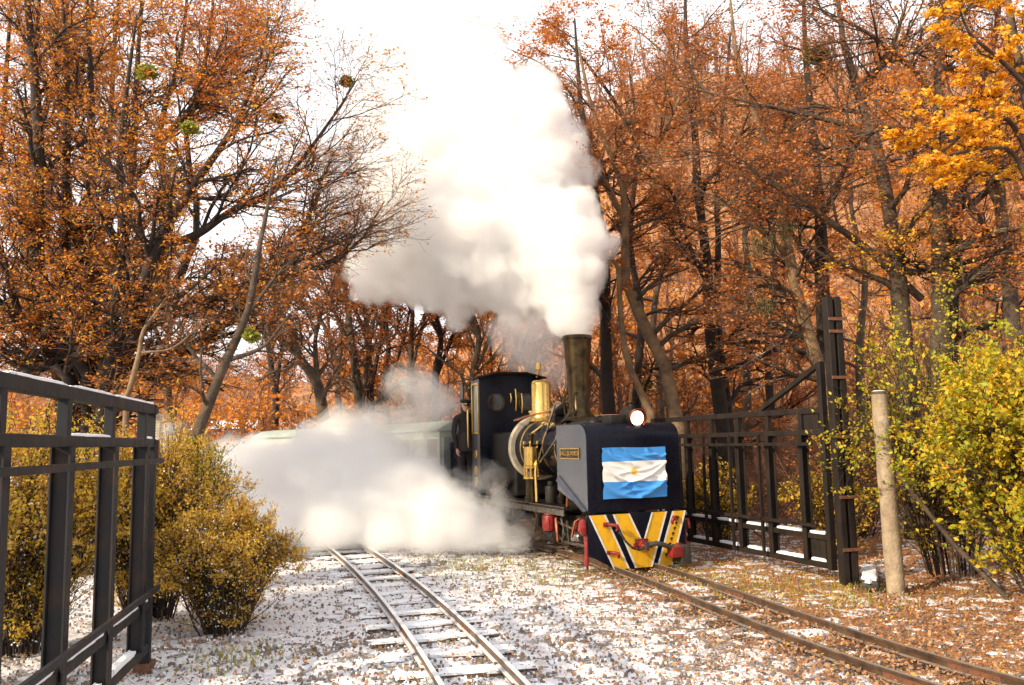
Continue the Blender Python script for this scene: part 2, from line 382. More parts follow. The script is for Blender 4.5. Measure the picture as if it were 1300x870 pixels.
slp2 = MB().box(-.56, .56, -.085, .085, -.08, .0).build('sleeper', M['wood_bare'], bevel=.012, seg=1); slp2_mesh = slp2.data; bpy.data.objects.remove(slp2)
spk = MB()
for sg in (-1, 1):
    for e in (-1, 1): spk.box(sg * .29 + e * .052 - .011, sg * .29 + e * .052 + .011, -.03 * e - .012, -.03 * e + .012, -.01, .022)
spk_me = spk.build('spikes', M['rust']); spk_mesh = spk_me.data; bpy.data.objects.remove(spk_me)
fp_me = MB().box(-.013, -.007, -.22, .22, .018, .055).box(-.020, -.013, -.16, -.14, .028, .044).box(-.020, -.013, -.06, -.04, .028, .044).box(-.020, -.013, .04, .06, .028, .044).box(-.020, -.013, .14, .16, .028, .044).build('fishplate', M['rust']); fp_mesh = fp_me.data; bpy.data.objects.remove(fp_me)
def make_track(center, gauge, label, cap_prob, spacing, zb, sz, rm='rail_top'):
    root = tag(empty('railway_track', (float(center[len(center)//2][0]), float(center[len(center)//2][1]), 0)), label, 'railway track')
    inv = root.matrix_world
    off0 = np.array(root.location[:2])
    c = center - off0
    rail(c, -gauge / 2, zb, root, rm); rail(c, gauge / 2, zb, root, rm)
    d = np.r_[0, np.cumsum(np.linalg.norm(np.diff(c, axis=0), axis=1))]
    t = np.gradient(c, axis=0)
    r = random.Random(5)
    for s in np.arange(1.6, min(d[-1], 16), 3.4):
        x = np.interp(s, d, c[:, 0]); y = np.interp(s, d, c[:, 1]); a = math.atan2(np.interp(s, d, t[:, 1]), np.interp(s, d, t[:, 0])) - math.pi / 2
        for sg in (-1, 1):
            fo = link(bpy.data.objects.new('fishplate', fp_mesh), root); fo.location = (x + math.cos(a) * (sg * gauge / 2), y + math.sin(a) * (sg * gauge / 2), zb); fo.rotation_euler = (0, 0, a)
    for s in np.arange(.1, d[-1], spacing):
        x = np.interp(s, d, c[:, 0]); y = np.interp(s, d, c[:, 1]); a = math.atan2(np.interp(s, d, t[:, 1]), np.interp(s, d, t[:, 0])) - math.pi / 2
        so = link(bpy.data.objects.new('sleeper', slp_mesh if cap_prob > .5 else slp2_mesh), root)
        so.location = (x + r.uniform(-.02, .02), y, zb - .002 + r.uniform(-.006, 0)); so.rotation_euler = (0, 0, a + r.uniform(-.04, .04)); so.scale = (sz * r.uniform(.94, 1.06), 1, 1)
        sp2 = link(bpy.data.objects.new('spikes', spk_mesh), so); sp2['kind'] = 'stuff'; sp2.location = (0, 0, .004)
        if r.random() < cap_prob:
            so2 = link(bpy.data.objects.new('snow_cap', r.choice(snow_meshes)), so)
            so2.location = (r.uniform(-.04, .04), 0, -.004); so2.rotation_euler = (0, 0, r.uniform(-.05, .05)); so2.scale = (r.uniform(.85, 1.15), r.uniform(.85, 1.2), 1)
    return root
ll = [G(x, y, .08) for x, y in ((552, 870), (532, 830), (504, 786), (476, 750), (456, 726), (432, 706), (408, 688))]
lr = [G(x, y, .08) for x, y in ((676, 870), (636, 830), (588, 790), (552, 758), (516, 730), (476, 702), (452, 686))]
Lc = np.array([[(a.x + b.x) / 2, (a.y + b.y) / 2] for a, b in zip(ll, lr)])
Lg = float(np.mean([abs((a.x - np.interp(a.y, [q.y for q in lr], [q.x for q in lr]))) for a in ll[1:-1]])) 
def extend(c, n0, s0, n1, s1, k1=0.0, k0=0.0):
    "carry the line on at both ends with step lengths and turn per step"
    a = [c[0]]; d = c[0] - c[1]; d = d / np.linalg.norm(d)
    for _ in range(n0):
        d = np.array([d[0] * math.cos(k0) - d[1] * math.sin(k0), d[0] * math.sin(k0) + d[1] * math.cos(k0)]); a.append(a[-1] + d * s0)
    b = [c[-1]]; d = c[-1] - c[-2]; d = d / np.linalg.norm(d)
    for _ in range(n1):
        d = np.array([d[0] * math.cos(k1) - d[1] * math.sin(k1), d[0] * math.sin(k1) + d[1] * math.cos(k1)]); b.append(b[-1] + d * s1)
    return np.array(a[:0:-1] + list(c) + b[1:])
class V2:
    def __init__(s, x, y): s.x = x; s.y = y
cs, _ = spline([V2(*p) for p in Lc], 30)
left_line = extend(cs, 12, .25, 40, .3, .012)
print('left gauge', Lg)
left_track = make_track(left_line, .56, 'snowy narrow-gauge track curving out of the steam, empty, left of the engine', .97, .60, .016, .98, 'rail_snowy')
TH = R(21.9)
LOCO = Vector((1.66, 11.56, 0.0))
def LW(u, s, z=0): return Vector((LOCO.x + u * math.cos(TH) - s * math.sin(TH), LOCO.y + u * math.sin(TH) + s * math.cos(TH), z))
rl = [G(x, y, .08) for x, y in ((1180, 870), (1100, 840), (1000, 803), (900, 768), (820, 741))]
rr = [G(x, y, .08) for x, y in ((1300, 862), (1170, 822), (1050, 785), (940, 750), (880, 733))]
def onY(line, y): return float(np.interp(y, [q.y for q in line][::1], [q.x for q in line]))
ys_ = [5.95, 6.8, 7.8, 8.8, 9.9]
Rc = [[(onY(rl, y) + onY(rr, y)) / 2, y] for y in ys_]
pts = [V2(*p) for p in Rc] + [V2(*LW(0, 0)[:2]), V2(*LW(0, 2.5)[:2]), V2(*LW(0, 5)[:2])]
cs, _ = spline(pts, 50)
right_line = extend(cs, 16, .3, 60, .3, .014, -.01)
right_track = make_track(right_line, .60, 'dark rusty narrow-gauge track strewn with orange leaves, carrying the steam engine', .10, .60, -.004, 1.0)

# ------------------------------------------------------------------ loose cover on the ground
def near_track(x, y, line, half):
    d = np.full(len(x), 1e9)
    for p in line[::2]: d = np.minimum(d, np.hypot(x - p[0], y - p[1]))
    return d < half
def scatter_xy(n, y0=2.6, y1=17, seed=1, power=1.0):
    r = np.random.default_rng(seed); y = y0 * (y1 / y0) ** r.random(n); x = (r.random(n) * 1.5 - .75) * (y + 1.5)
    return x, y, r
def flakes(name, n, size, m, seed, keep=None, zoff=(.005, .03), y1=17, tilt=.5, parent=None, y0=2.6):
    x, y, r = scatter_xy(n, y0, y1, seed)
    if keep is not None: k = keep(x, y, r); x, y = x[k], y[k]
    n = len(x); z = terrain(x, y) + .03 + r.uniform(*zoff, n) 
    az = r.random(n) * 2 * np.pi; s = size * r.uniform(.5, 1.3, n)
    a = np.stack([np.cos(az), np.sin(az), r.normal(0, tilt, n)], -1); b = np.stack([-np.sin(az), np.cos(az), r.normal(0, tilt, n)], -1)
    c = np.stack([x, y, z], -1)
    v = np.stack([c - a * s[:, None], c - b * s[:, None] * .55 + np.array([0, 0, .2]) * s[:, None] * .5, c + a * s[:, None], c + b * s[:, None] * .55 + np.array([0, 0, .2]) * s[:, None] * .5], 1)
    q = np.arange(4 * n).reshape(n, 4)
    return mesh_np(name, v, q, m, parent, smooth=False)
def leafy(x, y, r):
    z = x + .22 * y - 2.0
    p = np.clip(.30 + .42 * z, .26, 1.0)
    return r.random(len(x)) < p
fl = flakes('fallen_leaves', 130000, .017, M['litter'], 11, leafy, y1=16)
tag(fl, 'brown and orange fallen beech leaves lying over the snow and gravel', None, None, 'stuff')
yl = flakes('yellow_fallen_leaves', 2600, .022, M['gold'], 12, lambda x, y, r: (x > 2.2) & (r.random(len(x)) < .6), y1=12)
tag(yl, 'bright yellow leaves fallen by the right-hand track', None, None, 'stuff')
def blobs(name, n, size, flat, m, seed, keep=None, y1=15):
    x, y, r = scatter_xy(n, 2.6, y1, seed)
    if keep is not None: k = keep(x, y, r); x, y = x[k], y[k]
    n = len(x); s = size * r.uniform(.35, 1.25, n); z = terrain(x, y) + .022
    ang = np.linspace(0, 2 * np.pi, 6, endpoint=False)[None] + r.random((n, 1)) * 6
    rad = s[:, None] * r.uniform(.6, 1.25, (n, 6))
    st = r.uniform(.5, 1.0, n)[:, None]
    ring0 = np.stack([x[:, None] + np.cos(ang) * rad, y[:, None] + np.sin(ang) * rad * st, np.repeat(z[:, None] - .012, 6, 1)], -1)
    rad2 = rad * .72
    ring1 = np.stack([x[:, None] + np.cos(ang) * rad2, y[:, None] + np.sin(ang) * rad2 * st, z[:, None] + s[:, None] * flat * r.uniform(.6, 1.2, (n, 6))], -1)
    v = np.concatenate([ring0, ring1], 1); b = np.arange(n)[:, None] * 12
    k = np.arange(6); k2 = (k + 1) % 6
    q = np.stack([b + k, b + k2, b + 6 + k2, b + 6 + k], -1).reshape(-1, 4)
    cap = np.concatenate([b + np.array([6, 7, 8, 9]), b + np.array([6, 9, 10, 11])], 0)
    return mesh_np(name, v, np.concatenate([q, cap]), m, smooth=True)
def snowkeep(x, y, r):
    nz = np.sin(x * 2.3 + np.sin(y * 1.9)) * np.sin(y * 2.7 + x) * .5 + .5
    z = x + .22 * y - 2.3
    p = np.clip(.62 - .40 * z, .07, .8) * (.30 + .85 * nz)
    return (r.random(len(x)) < p)
so = blobs('snow_crumbs', 26000, .015, .25, M['snow'], 21, snowkeep)
# settled snow: one thin uneven sheet that comes up through the gravel in joined patches
ny_, nx_ = 620, 560; yy = 2.5 * (17 / 2.5) ** np.linspace(0, 1, ny_)[:, None] * np.ones((1, nx_)); xx = np.linspace(-.80, .72, nx_)[None] * (yy + 1.3)
zer = np.zeros_like(xx)
nf = fbm(xx + 50, yy + 50, zer, 9.0, 71, 4, False, .62); nb = fbm(xx + 50, yy + 50, zer, .8, 81, 3, False, .5)
zone = xx + .22 * yy - 2.3; cover = -.07 - .10 * np.clip(zone, -1.2, 1.6) + .34 * nb
hgt = np.clip((nf + cover) * .055, -.03, .014) + .002 * vnoise(xx * 60 + 900, yy * 60 + 900, zer, 5)
zz_ = terrain(xx, yy) + hgt + .004
ii_, jj_ = np.meshgrid(np.arange(ny_ - 1), np.arange(nx_ - 1), indexing='ij'); q0_ = (ii_ * nx_ + jj_).ravel()
hgt = hgt - .0
kq = (hgt.ravel()[q0_] > -.012) | (hgt.ravel()[q0_ + nx_ + 1] > -.012)
sn = mesh_np('snow_cover', np.stack([xx, yy, zz_], -1), np.stack([q0_, q0_ + 1, q0_ + nx_ + 1, q0_ + nx_], -1)[kq], M['snow_thin'])
tag(sn, 'thin patchy snow settled between the gravel and the leaves', None, None, 'stuff')
tag(so, 'thin broken snow lying in crumbs between the leaves', None, None, 'stuff')
st = blobs('gravel', 22000, .015, .6, M['stone'], 22)
tag(st, 'small brown and grey ballast stones showing through the snow', None, None, 'stuff')
def grass_keep(x, y, r):
    c = [(3.0, 10.2, .9), (3.4, 9.3, .6), (-.5, 12.5, 1.0), (.4, 11.2, .7), (-2.3, 7.2, .35), (2.4, 11.0, .8), (3.7, 9.9, .6)]
    p = np.zeros(len(x))
    for a, b, s in c: p = np.maximum(p, np.exp(-((x - a) ** 2 + (y - b) ** 2) / s ** 2))
    return r.random(len(x)) < p * .45
x, y, r = scatter_xy(90000, 5, 14, 31); k = grass_keep(x, y, r); x, y = x[k], y[k]; n = len(x)
z = terrain(x, y) + .02; az = r.random(n) * 6.28; h = r.uniform(.03, .085, n); lean = r.normal(0, .4, (n, 2)) * h[:, None]
dx, dy = np.cos(az) * .006, np.sin(az) * .006
v = np.stack([np.stack([x - dx, y - dy, z], -1), np.stack([x + dx, y + dy, z], -1), np.stack([x + lean[:, 0], y + lean[:, 1], z + h], -1)], 1)
gr = mesh_np('grass', v, None, M['greenyellow'], None, False, np.arange(3 * n).reshape(n, 3))
tag(gr, 'thin green grass tufts between the tracks and under the gate', None, None, 'stuff')

# ------------------------------------------------------------------ trees
def unit(a): return a / np.maximum(np.linalg.norm(a, axis=-1, keepdims=True), 1e-9)
def tubes(pts, rad, S):
    N, K, _ = pts.shape
    t = unit(np.gradient(pts, axis=1)); ref = np.where(np.abs(t[..., 2:3]) > .8, np.array([1., 0, 0]), np.array([0, 0, 1.]))
    ref = np.repeat(ref[:, :1], K, 1)
    x = unit(np.cross(t, ref)); y = np.cross(t, x)
    a = np.linspace(0, 2 * np.pi, S, endpoint=False)
    v = pts[:, :, None] + rad[:, :, None, None] * (x[:, :, None] * np.cos(a)[None, None, :, None] + y[:, :, None] * np.sin(a)[None, None, :, None])
    n, i, k = np.meshgrid(np.arange(N), np.arange(K - 1), np.arange(S), indexing='ij'); k2 = (k + 1) % S; b = n * K * S
    q = np.stack([b + i * S + k, b + i * S + k2, b + (i + 1) * S + k2, b + (i + 1) * S + k], -1).reshape(-1, 4)
    return v.reshape(-1, 3), q
def grow(pts, rad, n, lens, ang, r, K=5, up=.15, wig=.25, t0=.2, rr=.55, flat=0.0, rmin=.003, away=None):
    N, Kp, _ = pts.shape; M_ = N * n; pi = np.repeat(np.arange(N), n)
    t = t0 + (1 - t0) * (np.tile(np.arange(n), N) + r.random(M_)) / n; t = np.minimum(t, .999)
    f = t * (Kp - 1); i0 = f.astype(int); fr = (f - i0)[:, None]
    p = pts[pi, i0] * (1 - fr) + pts[pi, i0 + 1] * fr
    tan = unit(pts[pi, i0 + 1] - pts[pi, i0]); r0 = (rad[pi, i0] * (1 - fr[:, 0]) + rad[pi, i0 + 1] * fr[:, 0])
    perp = unit(np.cross(tan, unit(r.normal(size=(M_, 3)))))
    A = r.normal(ang, ang * .25, M_)[:, None]
    d = unit(np.cos(A) * tan + np.sin(A) * perp); d[:, 2] *= (1 - flat)
    if away is not None: d = d + away
    d = unit(d + np.array([0, 0, up]))
    L = (lens * (1.05 - .6 * t) * r.uniform(.55, 1.25, M_))
    out = [p]; st_ = (L / (K - 1))[:, None]
    for k in range(K - 1):
        out.append(out[-1] + d * st_); d = unit(d + r.normal(0, wig, (M_, 3)) + np.array([0, 0, up * .35]))
    R0 = np.maximum(np.minimum(r0 * rr, L * .035 + .002), rmin)
    rad2 = R0[:, None] * np.linspace(1, .35, K)[None]
    return np.stack(out, 1), np.maximum(rad2, rmin * .6)
def leaves(pts, n, size, r, spread=.12, flat=.45, t0=.2, share_=1.0):
    N, K, _ = pts.shape; pool = r.permutation(N)[:max(1, int(N * share_))]; grp = pool // 6 * 6 % N; pi = np.where(r.random(n) < .5, pool[r.integers(0, len(pool), n)], grp[r.integers(0, len(pool), n)]); f = (t0 + (1 - t0) * r.random(n)) * (K - 1 - 1e-3); i0 = f.astype(int); fr = (f - i0)[:, None]
    c = pts[pi, i0] * (1 - fr) + pts[pi, i0 + 1] * fr + r.normal(0, spread, (n, 3)) * np.array([1, 1, .6])
    a = unit(r.normal(size=(n, 3)) * np.array([1, 1, flat])); b = unit(np.cross(a, unit(r.normal(size=(n, 3)) * np.array([.5, .5, 1]))))
    s = (size * r.uniform(.5, 1.3, n))[:, None]
    v = np.stack([c - a * s, c - b * s * .6, c + a * s, c + b * s * .6], 1)
    return v.reshape(-1, 3), np.arange(4 * n).reshape(n, 4)
def smooth_line(p, K):
    p = np.array(p, float)
    if len(p) < 3:
        return np.stack([np.interp(np.linspace(0, 1, K), np.linspace(0, 1, len(p)), p[:, k]) for k in range(p.shape[1])], -1)
    # Catmull-Rom
    q = np.vstack([2 * p[0] - p[1], p, 2 * p[-1] - p[-2]]); out = []
    n = len(p) - 1
    for t in np.linspace(0, n - 1e-6, K):
        i = int(t); f = t - i; a, b, c, d = q[i:i + 4]
        out.append(.5 * ((2 * b) + (c - a) * f + (2 * a - 5 * b + 4 * c - d) * f * f + (3 * b - a - 3 * c + d) * f ** 3))
    return np.array(out)
def tree(name, label, cat, group, limbs, seed, bark='bark', twig='twig', leafm='rustleaf', dens=1.0, nleaf=3000, leaf=.03,
         blen=1.6, counts=(9, 6, 5), up=.12, t0=.25, ang=.85, flat=.2, spread=.10, minor=1.0, K0=16, away=None, ground=True, keep=None, tang=.7, tang2=.7):
    """limbs: list of (points [(x, y, z)...], r_base, r_tip, is_main)."""
    r = np.random.default_rng(seed)
    b = limbs[0][0][0]; base = Vector((b[0], b[1], float(terrain(b[0], b[1]))))
    root = tag(empty(name, base), label, cat, group)
    ob = np.array(base)
    allp, allr = [], []
    for li, (pl, ra, rb) in enumerate(limbs):
        pl = [tuple(p) for p in pl]
        if li == 0 and ground:
            p0 = pl[0]; gz_ = float(terrain(p0[0], p0[1])) - .15
            if p0[2] > gz_ + .2: pl = [(p0[0], p0[1], gz_)] + pl
        q = smooth_line(pl, K0); q = q + np.cumsum(r.normal(0, .008 + ra * .08, q.shape), 0) * np.linspace(.2, 1, K0)[:, None] * .5
        rd = ra * (1 - np.linspace(0, 1, K0)) ** .8 + rb; rd[0] *= 1.18 if li == 0 else 1
        rd = rd * (1 + r.normal(0, .05, K0))
        allp.append(q); allr.append(rd)
        v, f = tubes(q[None] - ob, rd[None], 10 if ra > .05 else 6)
        mesh_np('trunk' if (li == 0 or ra > .06) else 'limb', v, f, M[bark], root)
    P0 = np.array(allp); R0 = np.array(allr)
    n1, n2, n3 = [max(1, int(round(c * dens))) for c in counts]
    P1, R1 = grow(P0, R0, n1, blen, ang, r, 7, up, .20, t0, .5, flat, .006, away)
    P2, R2 = grow(P1, R1, n2, blen * .45, tang, r, 5, up * .6, .24, .15, .6, flat, .004)
    P3, R3 = grow(P2, R2, n3, blen * .22, tang2, r, 4, up * .3, .28, .1, .7, flat, .0028)
    R3 = R3 * minor
    v1, f1 = tubes(P1 - ob, R1, 5); v2, f2 = tubes(P2 - ob, R2, 4)
    o = mesh_np('branches', np.concatenate([v1, v2]), np.concatenate([f1, f2 + len(v1)]), M[bark] if bark != 'bark_lit' else M['bark'], root); tag(o, kind='stuff')
    v3, f3 = tubes(P3 - ob, R3, 3)
    o = mesh_np('twigs', v3, f3, M[twig], root); tag(o, kind='stuff')
    if nleaf:
        for k, (lm, share) in enumerate(leafm if isinstance(leafm, list) else [(leafm, 1)]):
            v, f = leaves(P3 - ob, int(nleaf * share), leaf, r, spread * .4, .45, .05, .5)
            if keep is not None:
                q4 = v.reshape(-1, 4, 3); q4 = q4[keep(q4[:, 0] + ob, r)]; v = q4.reshape(-1, 3); f = np.arange(len(v)).reshape(-1, 4)
            o = mesh_np('crown', v, f, M[lm], root, smooth=False); tag(o, kind='stuff')
    return root
def tr(pts, Y):
    "photograph points to a limb; Y one depth or one per point"
    Y = [Y] * len(pts) if not hasattr(Y, '__len__') else Y
    return [tuple(P(x, y, d)) for (x, y), d in zip(pts, Y)]
def lin(a, b, n): return list(np.linspace(a, b, n))

# the big many-stemmed beech behind the left gate
T = []
D = 12.5
T.append((tr([(85, 500), (80, 470), (60, 400), (48, 330), (50, 240), (48, 140), (40, 30), (30, -60)], D), .20, .02))
T.append((tr([(105, 470), (90, 380), (82, 300), (85, 200), (85, 100), (78, -40)], D + .6), .14, .015))
T.append((tr([(120, 475), (118, 380), (118, 280), (120, 180), (118, 80), (112, -50)], D + .3), .13, .015))
T.append((tr([(132, 475), (145, 400), (155, 300), (152, 220), (162, 120), (175, 20)], D - .3), .11, .012))
T.append((tr([(138, 475), (180, 375), (205, 310), (240, 250), (285, 190), (322, 120), (345, 20)], D - .6), .12, .01))
T.append((tr([(150, 455), (190, 400), (240, 385), (300, 372), (345, 345), (400, 325), (470, 290)], D - .2), .09, .008))
T.append((tr([(135, 480), (160, 465), (215, 455), (255, 432), (290, 400), (335, 365), (392, 335), (445, 315), (485, 250)], D + .4), .12, .008))
T.append((tr([(335, 360), (352, 330), (378, 300), (398, 255), (410, 210)], D + .3), .05, .006))
T.append((tr([(110, 475), (60, 440), (22, 400), (0, 330), (-30, 260)], D - .2), .12, .012))
T.append((tr([(205, 310), (245, 300), (300, 262), (350, 240), (420, 150), (455, 95)], D - .4), .06, .006))
T.append((tr([(85, 480), (40, 470), (0, 450), (-40, 440)], D - .8), .08, .01))
stool = P(112, 480, D); gz0 = float(terrain(stool.x, stool.y))
for k in range(len(T)):
    if k in (7, 9): continue
    p_, ra_, rb_ = T[k]; f0 = p_[0]
    T[k] = ([(stool.x + (f0[0] - stool.x) * .45, stool.y + (f0[1] - stool.y) * .5, gz0 - .15), (stool.x + (f0[0] - stool.x) * .6, stool.y + (f0[1] - stool.y) * .7, gz0 + .8)] + p_, ra_ * .92, rb_)
tree('beech_tree', 'large many-stemmed beech with orange leaves leaning over the left gate', 'tree', None, T, 1, bark='bark_dark', twig='twig_red', leafm=[('orange', .6), ('rustleaf', .25), ('gold', .15)],
     nleaf=78000, leaf=.025, blen=1.9, counts=(20, 9, 7), up=.12, t0=.22, away=np.array([.32, 0, .12]), spread=.11, flat=.35, keep=lambda p, r: r.random(len(p)) < np.clip(1.0 - (p[:, 0] / p[:, 1] + .34) / .14, .15, 1))
for k, (lb, Y, sh, n_) in enumerate([('second beech with orange crown, behind the upright stems of the large left beech', 16, 0, 27000), ('beech with a full rusty crown filling the top left, farther back', 18, 1, 24000)]):
    xs0 = (30, 95, 160, 215) if sh == 0 else (-10, 60, 130, 250)
    L = []
    for q, x in enumerate(xs0):
        L.append((tr([(115, 520), (115 + (x - 115) * .45, 430), (x, 300), (x + 12 * (-1) ** q, 170), (x + 18, 60), (x + 30, -70)], Y), .12 - .01 * q, .015))
    for q, (p0, p1, p2) in enumerate((((70, 330), (20, 230), (-40, 150)), ((110, 200), (60, 110), (30, 10)), ((170, 230), (240, 140), (290, 40)), ((200, 180), (270, 110), (330, 20)))):
        L.append((tr([p0, p1, p2], Y), .05, .008))
    tree('beech_tree', lb, 'tree', None, L, 20 + k, bark='bark_dark', twig='twig_red', leafm=[('orange', .6), ('rustleaf', .4)], nleaf=n_, leaf=.034, blen=2.3, counts=(15, 8, 5), t0=.2, minor=1.2, spread=.15,
         keep=lambda p, r: r.random(len(p)) < np.clip(1.0 - (p[:, 0] / p[:, 1] + .32) / .12, .1, 1))
# thin pale trees beside it
tree('sapling', 'thin pale sapling standing just behind the end of the left gate', 'tree', 'slim trees behind the left gate',
     [(tr([(160, 530), (165, 496), (178, 448), (184, 421), (200, 398), (222, 370)], 10.5), .035, .008), (tr([(180, 448), (220, 440), (262, 405)], 10.5), .015, .004)], 2, bark='bark_lit', nleaf=120, blen=.7, counts=(6, 4, 3), t0=.4)
tree('young_tree', 'slim leaning tree with lit trunk rising between gate and steam', 'tree', 'slim trees behind the left gate',
     [(tr([(238, 640), (248, 560), (266, 509), (285, 459), (308, 409), (319, 371), (328, 317), (340, 268), (352, 200)], 10.8), .075, .012),
      (tr([(286, 459), (335, 440), (372, 395)], 10.8), .03, .006), (tr([(310, 405), (350, 352), (372, 330)], 10.8), .025, .006), (tr([(275, 480), (240, 440), (232, 400)], 10.8), .025, .006)],
     3, bark='bark', nleaf=800, blen=.9, counts=(7, 5, 4), t0=.3, leafm='rustleaf')

# trees at the middle, behind the steam
mid = [('slender beech with a forked top, left of the plume', [(462, 560), (458, 525), (450, 455), (442, 394), (438, 330), (445, 270)], 24, .16),
       ('straight dark beech next to the forked one, left of the plume', [(472, 560), (470, 500), (467, 432), (462, 370), (470, 300)], 25, .14),
       ('leaning dark beech with a snowy side limb beside the leaning young tree', [(412, 560), (404, 490), (381, 455), (369, 421), (340, 370), (330, 320)], 20, .15),
       ('tall straight beech just right of the plume foot, far off', [(492, 560), (490, 500), (494, 440), (486, 370), (492, 300)], 27, .13),
       ('thin beech behind the carriages with orange twigs', [(520, 560), (520, 480), (524, 400), (520, 330), (526, 260)], 28, .13),
       ('orange beech rising over the carriages below the plume', [(555, 570), (553, 480), (560, 430), (548, 370), (556, 320)], 26, .14),
       ('orange beech with dense leaves straight above the cab', [(604, 570), (600, 480), (608, 430), (596, 380), (602, 320)], 24, .14),
       ('orange beech between dome and chimney in the distance', [(655, 570), (650, 480), (658, 420), (652, 370), (656, 320)], 26, .13),
       ('grey beech trunk in the haze left of the young tree', [(215, 560), (212, 500), (208, 450), (215, 400), (210, 340)], 24, .14),
       ('far beech with a bent stem above the snowy hut roofs', [(348, 560), (350, 500), (342, 450), (350, 400), (345, 350)], 30, .15),
       ('far beech standing over the left end of the carriages', [(432, 560), (428, 480), (420, 430), (415, 380)], 30, .13)]
for k, (lb, pt, Y, ra) in enumerate(mid):
    leafy_ = k in (5, 6, 7, 4)
    L = [(tr(pt, Y), ra, .02)]
    x0, y0 = pt[3]; L.append((tr([pt[2], (x0 - 22 - 4 * k % 9, y0 - 10), (x0 - 45, y0 - 60)], Y), ra * .45, .01))
    L.append((tr([pt[1], (pt[2][0] + 20, pt[2][1] - 20), (x0 + 42, y0 - 35)], Y), ra * .45, .01))
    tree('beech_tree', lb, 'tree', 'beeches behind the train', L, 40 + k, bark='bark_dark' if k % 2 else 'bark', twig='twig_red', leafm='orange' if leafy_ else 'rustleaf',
         nleaf=9000 if leafy_ else 4500, leaf=.05, blen=2.4, counts=(10, 6, 5), t0=.25, minor=1.6, spread=.2, up=.1)

# trees on the right
right = [
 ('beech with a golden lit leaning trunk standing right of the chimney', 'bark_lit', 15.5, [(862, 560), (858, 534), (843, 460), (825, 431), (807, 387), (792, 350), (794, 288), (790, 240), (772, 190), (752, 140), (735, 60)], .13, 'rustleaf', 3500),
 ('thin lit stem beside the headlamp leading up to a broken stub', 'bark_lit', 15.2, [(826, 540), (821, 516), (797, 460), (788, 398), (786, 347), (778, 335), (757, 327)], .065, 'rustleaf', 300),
 ('dark crooked beech immediately right of the chimney', 'bark_dark', 17, [(776, 560), (770, 479), (768, 387), (766, 313), (755, 250), (745, 190), (735, 120), (730, 20)], .14, 'orange', 6000),
 ('dark upright beech above the middle of the right gate', 'bark_dark', 16.5, [(920, 600), (917, 534), (906, 460), (900, 405), (895, 313), (884, 240), (880, 150), (870, 60), (868, -40)], .15, 'rustleaf', 4500),
 ('slim dark stem close behind the upright beech above the gate', 'bark_dark', 17.5, [(930, 600), (922, 500), (911, 405), (911, 313), (908, 250), (915, 150), (925, 40)], .09, 'orange', 4500),
 ('curved lit beech passing behind the tall gate post', 'bark_lit', 14.5, [(1072, 600), (1062, 530), (1044, 480), (1023, 416), (1012, 372), (1005, 332), (994, 277), (983, 240), (968, 161), (940, 90), (930, 0)], .13, 'rustleaf', 3500),
 ('dark stout beech rising over the tall gate post', 'bark_dark', 15.5, [(1060, 600), (1052, 500), (1046, 400), (1043, 350), (1042, 295), (1038, 240), (1030, 150), (1022, 60), (1018, -40)], .17, 'rustleaf', 3500),
 ('thick grey beech with a bend, leaning left over the yellow bush', 'bark', 13.5, [(1160, 600), (1150, 470), (1138, 340), (1129, 276), (1110, 184), (1087, 120), (1064, 46), (1054, -40)], .17, 'rustleaf', 4000),
 ('tall straight grey beech behind the yellow bush', 'bark', 13, [(1190, 600), (1193, 391), (1191, 230), (1190, 92), (1194, 0), (1196, -60)], .15, 'rustleaf', 4500),
 ('darker beech forking behind the straight grey one', 'bark_dark', 13.6, [(1204, 600), (1207, 368), (1216, 276), (1226, 207), (1245, 110), (1265, 50), (1275, -40)], .14, 'gold', 3500),
 ('far slim beech between the upright beech and the curved one', 'bark', 22, [(952, 600), (948, 480), (955, 380), (945, 300), (952, 200), (945, 120)], .12, 'rustleaf', 4000),
 ('far beech with pale stem behind the crooked dark one', 'bark', 22, [(842, 600), (838, 480), (830, 400), (852, 300), (862, 250), (868, 200)], .10, 'rustleaf', 4000),
 ('far thin beech behind the gate brace', 'bark_dark', 21, [(985, 600), (975, 450), (985, 360), (978, 250), (970, 150)], .11, 'rustleaf', 4500),
 ('far beech left of the bent grey one', 'bark', 20, [(1098, 600), (1090, 450), (1098, 350), (1080, 260), (1085, 160)], .11, 'orange', 4500),
 ('half hidden beech at the outer edge beyond the yellow bush', 'bark', 12.5, [(1290, 560), (1285, 400), (1270, 250), (1262, 120), (1285, 30)], .13, 'orange', 5000),
 ('beech with rusty leaves standing between plume and upright beech', 'bark_dark', 19, [(815, 600), (808, 500), (815, 400), (800, 300), (812, 180), (800, 90)], .11, 'orange', 6000),
]
